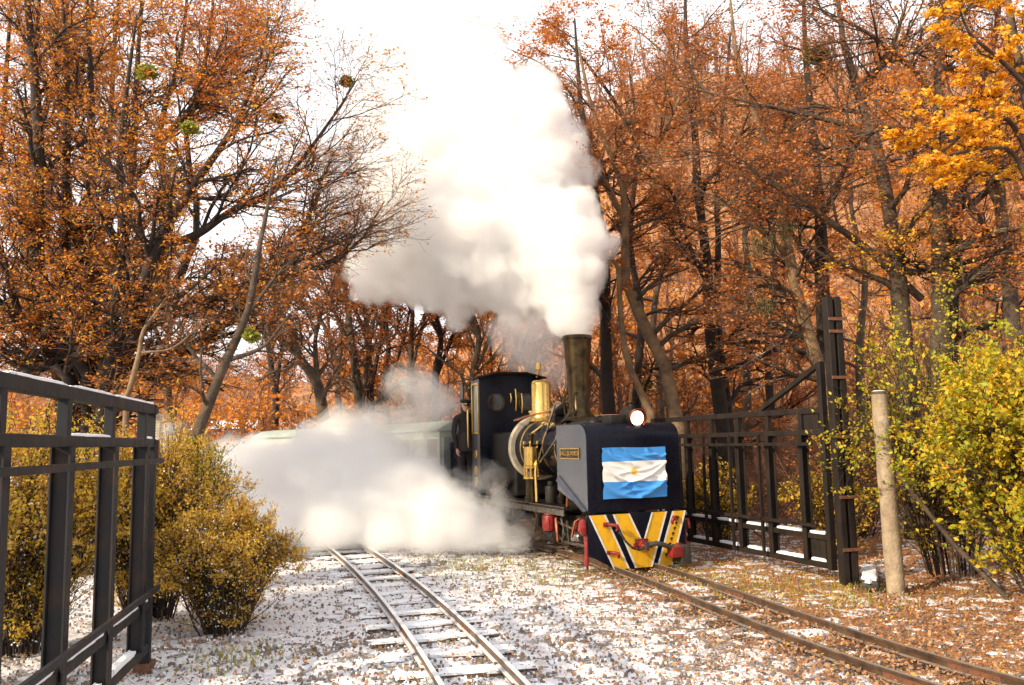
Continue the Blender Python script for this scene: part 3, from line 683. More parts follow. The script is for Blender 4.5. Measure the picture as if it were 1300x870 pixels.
extra = {
 0: [([(794, 288), (775, 240), (755, 215), (725, 190)], .04), ([(792, 240), (830, 190), (860, 130), (885, 60)], .05)],
 2: [([(768, 400), (745, 350), (735, 300)], .04), ([(755, 250), (735, 235), (715, 225)], .03)],
 3: [([(898, 360), (870, 300), (850, 240), (800, 190)], .05), ([(888, 240), (930, 190), (960, 120)], .05)],
 5: [([(1005, 332), (975, 300), (930, 262), (905, 240)], .05), ([(1023, 416), (1000, 410), (965, 380)], .03), ([(983, 240), (950, 190), (900, 120), (860, 80), (800, 30)], .03)],
 6: [([(1043, 350), (1010, 300), (990, 250)], .05), ([(1040, 280), (1075, 210), (1100, 150)], .05)],
 7: [([(1170, 380), (1101, 317), (1046, 276), (995, 244), (940, 202), (880, 150)], .06), ([(1110, 184), (1078, 161), (1009, 143), (940, 129), (850, 110)], .05), ([(1087, 120), (1130, 60), (1150, 0)], .05)],
 8: [([(1191, 230), (1150, 200), (1090, 215), (1030, 190)], .04), ([(1190, 120), (1150, 80), (1100, 40), (1040, 10)], .05), ([(1195, 390), (1240, 350), (1300, 300)], .04)],
 9: [([(1216, 276), (1262, 235), (1300, 207), (1340, 170)], .06), ([(1210, 390), (1180, 340), (1140, 330)], .04)],
 14: [([(1275, 280), (1230, 190), (1180, 150)], .04), ([(1268, 150), (1300, 90), (1330, 40)], .04)],
 15: [([(805, 300), (770, 240), (740, 150), (700, 90), (640, 60)], .05), ([(812, 180), (760, 100), (700, 30)], .05)],
}
for k, (lb, bk, Y, pt, ra, lm, nl) in enumerate(right):
    L = [(tr(pt, Y), ra, .02)]
    for q, (ep, er) in enumerate(extra.get(k, [])): L.append((tr(ep, lin(Y, Y - .9 + .6 * (q % 2), len(ep))), er, .008))
    far = Y > 18
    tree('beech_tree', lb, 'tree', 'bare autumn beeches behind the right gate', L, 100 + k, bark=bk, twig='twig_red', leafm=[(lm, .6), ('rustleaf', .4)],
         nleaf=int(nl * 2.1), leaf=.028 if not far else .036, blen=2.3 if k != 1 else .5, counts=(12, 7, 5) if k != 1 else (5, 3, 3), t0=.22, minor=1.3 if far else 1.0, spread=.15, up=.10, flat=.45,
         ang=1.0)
# golden leafy boughs coming in at the upper right
L = [(tr([(1330, 420), (1325, 260), (1312, 150), (1290, 40), (1280, -60)], 9.5), .09, .02),
     (tr([(1322, 240), (1280, 150), (1230, 165), (1170, 215)], [9.5, 9.3, 9.0, 8.8]), .03, .005),
     (tr([(1322, 200), (1270, 120), (1200, 165), (1150, 160)], [9.5, 9.2, 9, 8.8]), .03, .005),
     (tr([(1315, 120), (1270, 75), (1230, 40), (1215, 0)], [9.5, 9.2, 9, 8.9]), .03, .005),
     (tr([(1325, 290), (1290, 200), (1250, 190), (1180, 205)], [9.5, 9.2, 8.9, 8.7]), .03, .005)]
tree('golden_beech', 'beech with bright golden leaf sprays reaching in at the upper right corner', 'tree', None, L, 140, bark='bark', leafm=[('gold', .8), ('orange', .2)],
     nleaf=19000, leaf=.026, blen=.7, counts=(10, 5, 4), t0=.15, flat=.5, spread=.06, up=-.02)

# mistletoe balls in the crowns
def tuft(name, label, cat, group, c, rad, m, n, seed, flatz=.8, leaf=.03):
    r = np.random.default_rng(seed); root = tag(empty(name, c), label, cat, group)
    d = unit(r.normal(size=(60, 3))); pts = d[:, None] * np.linspace(0, 1, 4)[None, :, None] * rad * r.uniform(.6, 1, (60, 1, 1)) * np.array([1, 1, flatz]) + r.normal(0, rad * .06, (60, 4, 3))
    pts[:, 0] = 0
    v, f = tubes(pts, np.full((60, 4), .004), 3); tag(mesh_np('stems', v, f, M['twig'], root), kind='stuff')
    v, f = leaves(pts, n, leaf, r, rad * .15); tag(mesh_np('foliage', v, f, M[m], root, smooth=False), kind='stuff')
    return root
for k, (px, py, Y, rad, lb) in enumerate([(240, 163, 11.6, .14, 'bright green mistletoe ball in the middle of the big left beech'), (187, 92, 12, .18, 'blurred green mistletoe ball in the top of the big left beech'),
        (440, 104, 11.8, .10, 'dark mistletoe at the outermost twigs of the left beech'), (1035, 70, 14, .26, 'olive mistletoe clump high over the tall gate post'),
        (820, 488, 20, .2, 'small green mistletoe clump low between the beeches by the headlamp'), (875, 130, 17, .22, 'dark mistletoe high above the upright beech trunk'),
        (352, 150, 12, .09, 'small dark mistletoe on the right-hand limb of the left beech'), (318, 426, 10.8, .13, 'small mistletoe clump on the slim leaning tree')]):
    tuft('mistletoe_clump', lb, 'mistletoe', 'mistletoe in the tree crowns', P(px, py, Y), rad, 'mistle' if k in (0, 1, 7) else 'mistle_dark', 1600, 300 + k, .75)
for k, (px, py, Y, s, lb) in enumerate([(998, 292, 14, .3, 'pale beard lichen hanging from the curved lit beech'), (965, 305, 14.2, .28, 'pale beard lichen hanging left of the curved lit beech'), (970, 385, 14, .2, 'lowest beard lichen wisp near the gate brace')]):
    r = np.random.default_rng(330 + k); c = P(px, py, Y); n = 110
    p0 = r.normal(0, 1, (n, 3)) * np.array([s * .5, s * .3, .12]); K = 4
    pts = p0[:, None] + np.array([0, 0, -1.0]) * np.linspace(0, 1, K)[None, :, None] * r.uniform(.15, .6, (n, 1, 1)) * s + r.normal(0, .02, (n, K, 3))
    v, f = tubes(pts, np.full((n, K), .005), 3); o = mesh_np('beard_lichen', v, f, M['lichen']); o.location = c
    tag(o, lb, 'lichen', 'lichen beards on the right beeches', 'stuff')

# shrubs
def shrub(name, label, group, base, h, w, m, n, seed, leaf=.022, nst=55, up=.5, lean=(0, 0), depth=None, snow=0):
    r = np.random.default_rng(seed); root = tag(empty(name, base), label, 'shrub', group)
    dpt = depth or w
    az = r.random(nst) * 2 * np.pi; rr = np.sqrt(r.random(nst))
    tip = np.stack([np.cos(az) * rr * w + lean[0], np.sin(az) * rr * dpt + lean[1], h * (1 - .45 * rr ** 2) * r.uniform(.65, 1.08, nst)], -1)
    b0 = tip * np.array([.28, .28, 0]); K = 8; t = np.linspace(0, 1, K)[None, :, None]
    pts = b0[:, None] * (1 - t) + tip[:, None] * t + np.array([0, 0, 1]) * (h * .18) * np.sin(t * np.pi) + np.cumsum(r.normal(0, .015, (nst, K, 3)), 1)
    rad = np.repeat((.010 * np.linspace(1, .4, K))[None], nst, 0)
    P1, R1 = grow(pts, rad, 12, h * .30 + .08, .65, r, 5, up * .7, .15, .02, .7, 0, .0025)
    P2, R2 = grow(P1, R1, 4, h * .14, .6, r, 4, up, .2, .1, .8, 0, .002)
    v, f = tubes(pts, rad, 5); v1, f1 = tubes(P1, R1, 3); v2, f2 = tubes(P2, R2, 3)
    tag(mesh_np('stems', np.concatenate([v, v1, v2]), np.concatenate([f, f1 + len(v), f2 + len(v) + len(v1)]), M['twig'], root), kind='stuff')
    for lm, sh in m:
        v, f = leaves(P2 if lm != 'snow' else P1, int(n * sh * 1.5), leaf if lm != 'snow' else leaf * .8, r, .025, 1.0, .05)
        q4 = v.reshape(-1, 4, 3); cc = q4.mean(1) + 40; q4 = q4[vnoise(cc[:, 0] * 2.6, cc[:, 1] * 2.6, cc[:, 2] * 2.6, seed + len(lm)) + r.normal(0, .12, len(q4)) > .42]; v = q4.reshape(-1, 3); f = np.arange(len(v)).reshape(-1, 4)
        tag(mesh_np('foliage' if lm != 'snow' else 'snow_flecks', v, f, M[lm], root, smooth=False), kind='stuff')
    return root
shrub('shrub', 'low rounded olive-yellow shrub beside the end of the left gate', 'yellowing shrubs', Vector((-2.75, 8.2, 0)), 1.12, .66, [('olive', .8), ('yellowleaf', .14), ('snow', .08)], 42000, 201, .015, 90, .5)
shrub('shrub', 'tall yellowing shrub right behind the last upright of the left gate', 'yellowing shrubs', Vector((-3.75, 8.9, 0)), 1.9, .8, [('olive', .7), ('yellowleaf', .25), ('snow', .05)], 34000, 202, .017, 70, .6)
shrub('shrub', 'yellowing shrub filling the middle bays of the left gate', 'yellowing shrubs', Vector((-4.3, 7.6, 0)), 1.95, .85, [('olive', .55), ('yellowleaf', .4), ('snow', .05)], 38000, 203, .018, 75, .6)
shrub('shrub', 'yellowing shrub behind the nearest bay of the left gate', 'yellowing shrubs', Vector((-4.4, 5.9, 0)), 2.1, .8, [('olive', .5), ('yellowleaf', .45), ('snow', .05)], 34000, 204, .018, 70, .6)
shrub('shrub', 'wispy yellow-green shrub in front of the slim leaning tree', 'yellowing shrubs', Vector((-4.0, 10.5, 0)), 1.9, .6, [('greenyellow', .5), ('olive', .5)], 9000, 205, .022, 45, .6)
shrub('yellow_bush', 'big bright yellow and green bush right of the wooden post', None, Vector((5.45, 8.75, .1)), 2.55, 1.25, [('yellowleaf', .44), ('greenyellow', .42), ('gold', .14)], 70000, 206, .028, 130, .2, depth=1.0)
shrub('yellow_bush', 'arching yellow bush with sparse leaves hanging over the post top', None, Vector((5.1, 10.1, .1)), 3.2, .95, [('yellowleaf', .6), ('greenyellow', .4)], 9000, 207, .026, 45, .1, lean=(-.2, 0))
shrub('yellow_bush', 'low yellow bush spilling onto the leaves at the lower right', None, Vector((5.35, 7.6, .1)), 1.5, .9, [('yellowleaf', .4), ('greenyellow', .5), ('gold', .1)], 34000, 208, .028, 80, .2)
shrub('orange_bush', 'orange-leaved bush glimpsed beyond the yellow one', None, Vector((6.6, 9.7, .1)), 2.9, .9, [('orange', .7), ('rustleaf', .3)], 14000, 209, .026, 60, .2)
for k, (x, y, h, w_, lb) in enumerate([(3.4, 14.6, 1.3, .6, 'small yellow undergrowth shrub seen through the gate near its hinge side'), (4.6, 12.4, 1.5, .7, 'small yellow undergrowth shrub right behind the tall gate post'), (2.9, 16.2, 1.1, .7, 'low brown shrub seen through the middle of the right gate'),
        (5.6, 14.2, 1.5, .8, 'rusty undergrowth shrub beyond the wooden post'), (1.6, 18.5, 1.4, .8, 'undergrowth shrub behind the engine, beyond the right gate'), (-5.6, 12.4, 1.4, .8, 'rusty undergrowth at the foot of the large beech')]):
    shrub('undergrowth_shrub', lb, 'undergrowth shrubs', Vector((x, y, float(terrain(x, y)))), h, w_, [('olive' if k < 2 else 'rustleaf', .6), ('yellowleaf' if k < 2 else 'orange', .4)], 4500, 220 + k, .028, 40, .3)

# wooded slope far behind: reads as one mass
def forest(seed, n, y0, y1, xr, nl, tag_, leafm):
    r = np.random.default_rng(seed); y = y0 + (y1 - y0) * r.random(n); x = (xr[0] + (xr[1] - xr[0]) * r.random(n)) * y
    z = terrain(x, y) - .3; h = r.uniform(2.6, 6.0, n) * (.45 + .55 * sstep((x / y + .35) / .4)); K = 7; t = np.linspace(0, 1, K)[None, :, None]
    top = np.stack([r.normal(0, .12, n) * h, r.normal(0, .12, n) * h, h], -1)
    pts = np.stack([x, y, z], -1)[:, None] + top[:, None] * t + np.cumsum(r.normal(0, .12, (n, K, 3)), 1) * t
    rad = (.035 + .014 * h)[:, None] * np.linspace(1, .25, K)[None]
    P1, R1 = grow(pts, rad, 9, 2.0, .8, r, 5, .25, .2, .2, .5, .1, .014)
    P2, R2 = grow(P1, R1, 5, 1.1, .7, r, 4, .15, .25, .1, .7, .1, .011)
    a = tubes(pts, rad, 5); b = tubes(P1, R1, 3); c = tubes(P2, R2, 3)
    o = mesh_np('hillside_forest', np.concatenate([a[0], b[0], c[0]]), np.concatenate([a[1], b[1] + len(a[0]), c[1] + len(a[0]) + len(b[0])]), M['twig_red'])
    tag(o, 'bare reddish beech forest covering the far slope' + tag_, None, None, 'stuff')
    v, f = leaves(P2, nl, .10, r, .35, .6)
    o = mesh_np('forest_leaves', v, f, M[leafm], smooth=False); tag(o, 'orange and rust leaves of the far slope forest' + tag_, None, None, 'stuff')
forest(401, 330, 25, 46, (-.7, .75), 42000, ', lower half', 'orange')
forest(402, 420, 46, 80, (-.65, .7), 34000, ', upper half', 'rustleaf')
# brushwood of the wood floor between the right trees
r = np.random.default_rng(410); n = 900; y = r.uniform(14.5, 30, n); x = r.uniform(.02, .68, n) * y; k = (y > 16) | (x > 4.2); x, y = x[k], y[k]; n = len(x)
base = np.stack([x, y, terrain(x, y)], -1); K = 6; d = unit(r.normal(0, 1, (n, 3)) * np.array([1, 1, .4]) + np.array([0, 0, .9])); L_ = r.uniform(.7, 2.6, n)[:, None, None]
pts = base[:, None] + d[:, None] * np.linspace(0, 1, K)[None, :, None] * L_ + np.cumsum(r.normal(0, .06, (n, K, 3)), 1)
rad = np.repeat((.016 * np.linspace(1, .4, K))[None], n, 0); P1, R1 = grow(pts, rad, 8, 1.0, .8, r, 5, .1, .25, .15, .6, .2, .004)
P2, R2 = grow(P1, R1, 4, .5, .8, r, 4, .05, .25, .1, .7, .2, .0035)
a = tubes(pts, rad, 4); b = tubes(P1, R1, 3); c = tubes(P2, R2, 3)
o = mesh_np('brushwood', np.concatenate([a[0], b[0], c[0]]), np.concatenate([a[1], b[1] + len(a[0]), c[1] + len(a[0]) + len(b[0])]), M['twig_red'])
tag(o, 'tangle of reddish brushwood filling the wood floor behind the right gate', None, None, 'stuff')
v, f = leaves(P2, 14000, .035, r, .08); tag(mesh_np('brushwood_leaves', v, f, M['rustleaf'], smooth=False), 'withered leaves on the brushwood behind the right gate', None, None, 'stuff')
# ------------------------------------------------------------------ gates
def hbeam(mb, x, y, z0, z1, w, d, t=.012, rot=0.0):
    "upright of H section: two flanges facing +-y and a web"
    mb.box(x - w/2, x + w/2, y - d/2, y - d/2 + t, z0, z1); mb.box(x - w/2, x + w/2, y + d/2 - t, y + d/2, z0, z1)
    mb.box(x - t/2, x + t/2, y - d/2 + t, y + d/2 - t, z0, z1)
def gate(label, p0, p1, ups, mt, end_post, seed):
    "p0 hinge side on the ground, p1 far end; ups: distances of the uprights from p0"
    p0, p1 = Vector(p0), Vector(p1); d = p1 - p0; Lg_ = d.length; az = math.atan2(d.y, d.x)
    root = tag(empty('iron_gate', p0, az), label, 'gate')
    def bar(name, z, h, y, w, x0=0.0, x1=None):
        return MB().box(x0, Lg_ if x1 is None else x1, y - w/2, y + w/2, z - h/2, z + h/2).build(name, M[mt], root, bevel=.004, seg=1)
    bars = [bar('top_rail', 2.03, .075, 0, .07), bar('upper_rail', 1.76, .065, 0, .07), bar('lower_rail', .50, .065, 0, .07), bar('bottom_rail', .17, .075, 0, .07)]
    # rear frame of thinner flats
    MB().box(.1, Lg_ - .1, .10, .125, 1.60, 1.64).build('rear_flat', M[mt], root); MB().box(.1, Lg_ - .1, .10, .125, .62, .66).build('rear_flat', M[mt], root)
    for k, x in enumerate(ups):
        mb = MB(); hbeam(mb, x, .0, .20, 1.73, .085, .11); mb.build('upright', M[mt], root, bevel=.002, seg=1)
        MB().box(x - .035, x + .035, -.03, .03, 1.79, 2.00).build('short_upright', M[mt], root, bevel=.003, seg=1)
        if x > .5 and mt == 'gate2': MB().box(x + .07, x + .105, .09, .125, .19, 1.75).build('rear_upright', M[mt], root)
    r = random.Random(seed)
    for zi, (z, dens) in enumerate(((2.068, 1), (1.793, .9), (.533, 1), (.208, .8))):
        x = 0.02
        xs_ = sorted([0.0] + list(ups) + [Lg_])
        for a, b in zip(xs_[:-1], xs_[1:]):
            a2, b2 = a + (.05 if z < 1.9 else 0), b - (.05 if z < 1.9 else 0)
            if b2 - a2 < .12 or r.random() > dens: continue
            if zi < 2 and mt == 'gate2': continue
            a2 += r.uniform(0, .05); b2 -= r.uniform(0, .08)
            o = lump(seed + zi * 10 + int(a * 10), b2 - a2, .060, .012 if z > 1 else .03, 34, .3).build('snow_strip', M['snow'], bars[zi]); o.location = ((a2 + b2) / 2, 0, z + .004)
    bo = MB()
    for x in ups:
        for z in (1.76, .50, .17):
            for dx in (-.022, .022): bo.cyl((x + dx, -.045, z), (x + dx, -.034, z), .009, 6)
    tag(bo.build('bolts', M['rust'], root), kind='stuff')
    if mt == 'gate2':
        MB().box(.08, .36, -.012, .012, 1.80, 1.99).build('plate', M[mt], root); MB().box(.08, .36, -.012, .012, .21, .46).build('plate', M[mt], root)
    return root, Lg_, az
rg_hinge = Vector((3.77, 10.40, 0)); rg_end = Vector((2.36, 14.55, 0))
g1, L1_, az1 = gate('dark iron gate leaf standing open behind the engine, right of the track', rg_hinge, rg_end, [.42, 1.12, 1.82, 2.52, 3.22, 3.92], 'gate2', None, 60)
MB().box(-.04, .035, -.04, .04, .12, 2.62).build('hinge_stile', M['gate2'], g1, bevel=.004, seg=1)
MB().beam((0.03, 0, 2.58), (1.25, 0, 2.09), .06, .06).build('brace', M['gate2'], g1, bevel=.003, seg=1)
for z in (2.05, 1.42, .95, .33):
    MB().box(-.13, -.03, -.07, -.045, z - .02, z + .02).cyl((-.09, -.075, z - .06), (-.09, -.075, z + .06), .018, 10).build('hinge', M['rust'], g1)
# tall post
pw = Vector((3.83, 10.12, 0)); post = tag(empty('gate_post', pw, R(14)), 'tall dark double-channel gate post with rusty bolts, right of the open gate', 'gate post')
for (dx, nm) in ((-.035, 'channel'), (.075, 'channel')):
    mb = MB(); z1 = 3.42 - (.05 if dx else 0)
    mb.box(dx - .034, dx + .034, -.06, -.045, 0, z1); mb.box(dx - .034, dx - .022, -.045, .06, 0, z1); mb.box(dx + .022, dx + .034, -.045, .06, 0, z1)
    mb.build(nm, M['gate2'], post, bevel=.002, seg=1)
MB().box(.13, .195, .05, .09, 0, 3.36).build('back_plate', M['black'], post)
for z in (3.1, 2.95, 2.4, 1.7, 1.0, .4):
    MB().box(-.075, .16, -.075, -.061, z - .018, z + .018).build('strap', M['rust'], post)
# left gate
lg_end = Vector((-2.93, 6.90, 0)); lg_near = Vector((-2.22, 3.25, 0))
g2, L2_, az2 = gate('dark grey iron gate leaf with snow on its rails, nearest on the left', lg_end, lg_near, [.30, 1.22, 2.16, 3.1], 'gate', None, 80)
MB().box(-.06, .02, -.04, .04, .05, 2.06).build('hinge_stile', M['gate'], g2, bevel=.004, seg=1)
MB().box(-.10, -.06, -.03, .05, 1.62, 1.86).build('latch_box', M['rust'], g2)
for q in range(9): MB().cyl((-.01, .06, 1.80 + q * .022), (.05, .06, 1.80 + q * .022), .022, 10, .016).build('spring_coil', M['brass'] if 0 else M['cream'], g2)
MB().box(-.14, .10, -.06, .06, .0, .05).build('ground_stop', M['rust'], g2, bevel=.004)

# wooden post and its neighbours
wp = tag(empty('wooden_post', (4.14, 9.55, 0)), 'weathered pale wooden post with a flat top, left of the yellow bush', 'post')
r = np.random.default_rng(5); K = 16; t = np.linspace(0, 1, K)
pp = np.stack([.00 - .04 * t, 0 * t, -.1 + 2.30 * t], -1)[None]; rd = (.100 - .018 * t + r.normal(0, .003, K))[None]
v, f = tubes(pp, rd, 18); mesh_np('shaft', v, f, M['post'], wp)
MB().lathe([(0, .01), (.05, .012), (.079, 0), (.081, -.03)], (-.04, 0, 2.195), n=18).build('top', M['wood'], wp)
sl = P(1215, 745, 8.8); sl2 = P(1128, 520, 9.6)
dead = tag(empty('leaning_stake', (5.0, 9.0, 0)), 'brown dead pole leaning through the yellow bush', 'pole')
MB().tube([(-.0 + .05, 0, .0), (-.35, .25, .55), (-.75, .5, 1.25), (-.9, .6, 1.6)], [.03, .028, .024, .015], 9).build('shaft', M['bark'], dead)
kb = tag(empty('timber_beam', (4.14, 10.25, 0), R(68)), 'snow-covered beam lying on the ground behind the wooden post', 'beam')
MB().box(-.6, .6, -.09, .09, .0, .10).build('timber', M['hose'], kb, bevel=.02)
o = lump(91, 1.15, .17, .04, 24, .3).build('snow_cap', M['snow'], kb); o.location = (0, 0, .102)

# ------------------------------------------------------------------ steam locomotive
loco = tag(empty('steam_locomotive', LOCO, TH), 'small black narrow-gauge steam engine with brass dome and striped buffer plate, headlamp lit', 'steam locomotive')
Y3 = lambda u: (lambda s, z: (u, s, z))
# front water tank
prof = [(0, .77), (0, 1.73)] + [(.22 - .22 * math.cos(a), 1.73 + .22 * math.sin(a)) for a in np.linspace(.2, math.pi / 2, 7)] + [(.95, 1.95), (.95, 1.02), (.62, .93)]
tank = MB().prism(prof, Y3(-.755), Y3(.665)).build('water_tank', M['paint'], loco, bevel=.012, smooth=30)
side = [(.016, .80), (.016, 1.73)] + [(.22 - .205 * math.cos(a), 1.73 + .205 * math.sin(a)) for a in np.linspace(.3, math.pi / 2, 6)] + [(.94, 1.935), (.94, 1.04), (.62, .95)]
for sg in (-1, 1): MB().prism(side, Y3(sg * .712 - .045), Y3(sg * .717 - .045)).build('tank_side', M['litside'], loco, smooth=20)  # thin sheets in the lighter paint copy, sunlight painted onto the tank sides
MB().prism([(.94, 1.16), (.86, 1.24), (.03, .80), (.12, .78)], Y3(-.763), Y3(-.79)).build('side_strut', M['greydark'], loco, bevel=.004)
np_ = MB().box(-.712, -.698, .20, .80, 1.45, 1.60).build('nameplate', M['oldbrass'], loco, bevel=.002)
MB().box(-.717, -.713, .20, .80, 1.585, 1.60).box(-.717, -.713, .20, .80, 1.45, 1.465).box(-.717, -.713, .20, .215, 1.465, 1.585).box(-.717, -.713, .785, .80, 1.465, 1.585).build('border', M['brass'], np_)
def text(s, size, m, parent, loc, rot, ext=.003, name='lettering'):
    c = bpy.data.curves.new(name, 'FONT'); c.body = s; c.size = size; c.extrude = ext; c.align_x = 'CENTER'; c.align_y = 'CENTER'; c.offset = .0012
    c.resolution_u = 3
    t_ = bpy.data.objects.new(name, c); COL.objects.link(t_); bpy.context.view_layer.update()
    me = bpy.data.meshes.new_from_object(t_.evaluated_get(bpy.context.evaluated_depsgraph_get())); bpy.data.objects.remove(t_)
    me.materials.clear(); me.materials.append(m); o = link(bpy.data.objects.new(name, me), parent); o.location = loc; o.rotation_euler = rot; tag(o, kind='stuff'); return o
text('ING. L.D. PORTA', .080, M['brass'], np_, (-.715, .50, 1.525), (R(90), 0, R(-90)))
for zz in np.linspace(.86, 1.6, 9):                                # rivets down the tank edge
    pass
rv = MB()
for u in (-.68, .60):
    for zz in np.linspace(.84, 1.68, 12): rv.lathe([(.009, 0), (.006, .006), (0, .008)], (u, -.001, zz), (0, -1, 0), 6)
for u in np.linspace(-.6, .6, 18): rv.lathe([(.009, 0), (.006, .006), (0, .008)], (u, -.001, .815), (0, -1, 0), 6)
tag(rv.build('rivets', M['paint'], loco), kind='stuff')
for u in (-.3, .3): MB().cyl((u, .62, 1.93), (u, .62, 1.99), .12, 20).cyl((u, .62, 1.99), (u, .62, 2.005), .10, 20).build('filler_cap', M['black'], loco, bevel=.004)
MB().box(-.28, .03, .20, .50, 1.94, 2.06).build('lamp_bracket', M['black'], loco, bevel=.01)
# headlamp
# (headlamp, smaller chimney)
hl = MB().cyl((.11, .40, 2.00), (.11, .10, 1.96), .125, 24).cyl((.11, .25, 2.08), (.11, .25, 2.17), .045, 14).cyl((.11, .25, 2.17), (.11, .25, 2.185), .07, 14).build('headlight', M['black'], loco, bevel=.004); hl.location = (-.035, 0, .05)
MB().lathe([(.098, 0), (.13, 0), (.135, .03), (.125, .05)], (.11, .105, 1.96), (0, -1, -.1), 28).build('rim', M['copper'], hl)
MB().lathe([(.10, 0), (.085, .02), (.05, .034), (0, .04)], (.11, .10, 1.96), (0, -1, -.1), 24).build('lens', M['lamp'], hl)
np_.location.x = -.062; np_.location.z = .02
# buffer plate with stripes
bp = MB().prism([(-.79, .752), (.69, .752), (.69, .11), (.60, .04), (-.40, .04), (-.79, .24)], lambda u, z: (u, -.02, z), lambda u, z: (u, .03, z)).build('buffer_plate', M['paint'], loco, bevel=.006)
def flat(name, poly, y, m, parent):
    poly = [((u + .74) * 1.033 - .795, z) for u, z in poly]
    return MB().prism(poly, lambda u, z: (u, y, z), lambda u, z: (u, y + .004, z)).build(name, M[m], parent)
sh = lambda p, du: [(a + du, b) for a, b in p]
def edge(a, b, w, y, parent):
    flat('stripe_edge', [a, b, (b[0] + w, b[1]), (a[0] + w, a[1])], y, 'white', parent)
s1 = flat('stripe', [(-.71, .745), (-.505, .745), (-.185, .035), (-.36, .035)], -.0245, 'yellow', bp); edge((-.505, .745), (-.185, .035), .028, -.0245, s1); edge((-.74 + .02, .745), (-.36 - .025, .035), .024, -.0285, s1)
s2 = flat('stripe', [(-.35, .745), (-.155, .745), (.045, .33), (.215, .745), (.40, .745), (.15, .035), (-.05, .035)], -.0245, 'yellow', bp)
edge((-.155, .745), (.045, .33), .022, -.0285, s2); edge((.19, .745), (.045, .36), .022, -.033, s2); edge((.40, .745), (.15, .035), .028, -.0245, s2); edge((-.378, .745), (-.078, .035), .028, -.0245, s2)
s3 = flat('stripe', [(.535, .745), (.69, .745), (.46, .035), (.275, .035)], -.0245, 'yellow', bp); edge((.507, .745), (.247, .035), .028, -.0245, s3); edge((.69, .745), (.46, .035), .022, -.0285, s3)
r = random.Random(3); mk = MB()
for q in range(8):                                                 # illegible dark hand-painted marks down the stripe
    z = .66 - q * .068; u = .60 - q * .029
    u -= .025; mk.add([(u - .025, -.030, z), (u + .012, -.030, z + .02), (u + .022, -.030, z - .006), (u - .012, -.030, z - .024)], [(0, 1, 2, 3)]); mk.add([(u + .0, -.0305, z + .012), (u + .012, -.0305, z + .014), (u - .002, -.0305, z - .045), (u - .012, -.0305, z - .04)], [(0, 1, 2, 3)])
tag(mk.build('paint_marks', M['marks'], s3), kind='stuff')
# couplings, hooks and hose on the plate
def hook(u, z, sz=1, flip=1):
    sz *= .8
    mb = MB().box(u - .05 * sz, u + .05 * sz, -.05, -.022, z - .035 * sz, z + .035 * sz)
    mb.tube([(u + flip * .03 * sz, -.05, z), (u + flip * .07 * sz, -.12, z), (u + flip * .13 * sz, -.14, z - .01), (u + flip * .15 * sz, -.13, z - .07 * sz), (u + flip * .12 * sz, -.12, z - .10 * sz)], [.022, .024, .026, .022, .014], 8)
    return mb.build('hook', M['red'], loco, bevel=.003)
hook(-.53, .62); hook(-.50, .26, .8); hook(.52, .66, .9, -1); hook(.56, .30, .9, -1); hook(-.09, .33, 1.0, 1)
MB().cyl((-.02, -.03, .34), (-.02, -.12, .34), .055, 14).box(-.10, .08, -.06, -.025, .28, .41).build('coupling_socket', M['red'], loco, bevel=.006)
MB().box(-.03, .06, -.20, -.10, .30, .37).tube([(.02, -.18, .34), (.10, -.22, .36), (.20, -.23, .34), (.34, -.22, .29)], [.03, .034, .034, .03], 10).build('coupling_link', M['hose'], loco)
MB().box(.32, .50, -.26, -.12, .16, .30).build('coupling_block', M['red'], loco, bevel=.01); MB().box(.46, .62, -.25, -.02, .07, .31).build('coupling_jaw', M['hose'], loco, bevel=.01)
MB().tube([(-.39, -.08, .62), (-.36, -.12, .50), (-.30, -.13, .40), (-.20, -.13, .31), (-.10, -.13, .28), (-.03, -.13, .31), (.06, -.16, .36)], .016, 8).build('hose', M['hose'], loco)
ch = MB()
for q in range(9):
    a = q / 8; u = -.40 + .33 * a; z = .52 - .22 * math.sin(a * 1.9)
    ch.lathe([(.012, -.004), (.018, 0), (.012, .004)], (u, -.14, z), (1, 0, .4 if q % 2 else -.6), 8)
tag(ch.build('chain', M['hose'], loco), kind='stuff')
for sg in (-1, 1):
    if sg < 0: MB().tube([(sg * .60, .05, .62), (sg * .74, .05, .62)], .02, 8).prism([(-.885, .56), (-.87, .66), (-.84, .70), (-.805, .68), (-.795, .56), (-.815, .48), (-.86, .50)], lambda u, z: (u, -.01, z), lambda u, z: (u, .09, z)).cyl((-.84, -.03, .60), (-.84, -.01, .60), .03, 10).build('side_socket', M['red'], loco, bevel=.008)
    else: MB().tube([(.68, .05, .62), (.76, .02, .62), (.77, .0, .50)], [.02, .025, .02], 8).build('side_hook', M['red'], loco)
    MB().prism([(-.05, .50), (.05, .50), (.03, .30), (.06, .14), (-.02, .05), (-.05, .20)], lambda a, z: (sg * .76 - .04, .05 + a, z), lambda a, z: (sg * .73 - .04, .05 + a, z)).build('rail_guard', M['red'], loco, bevel=.004)
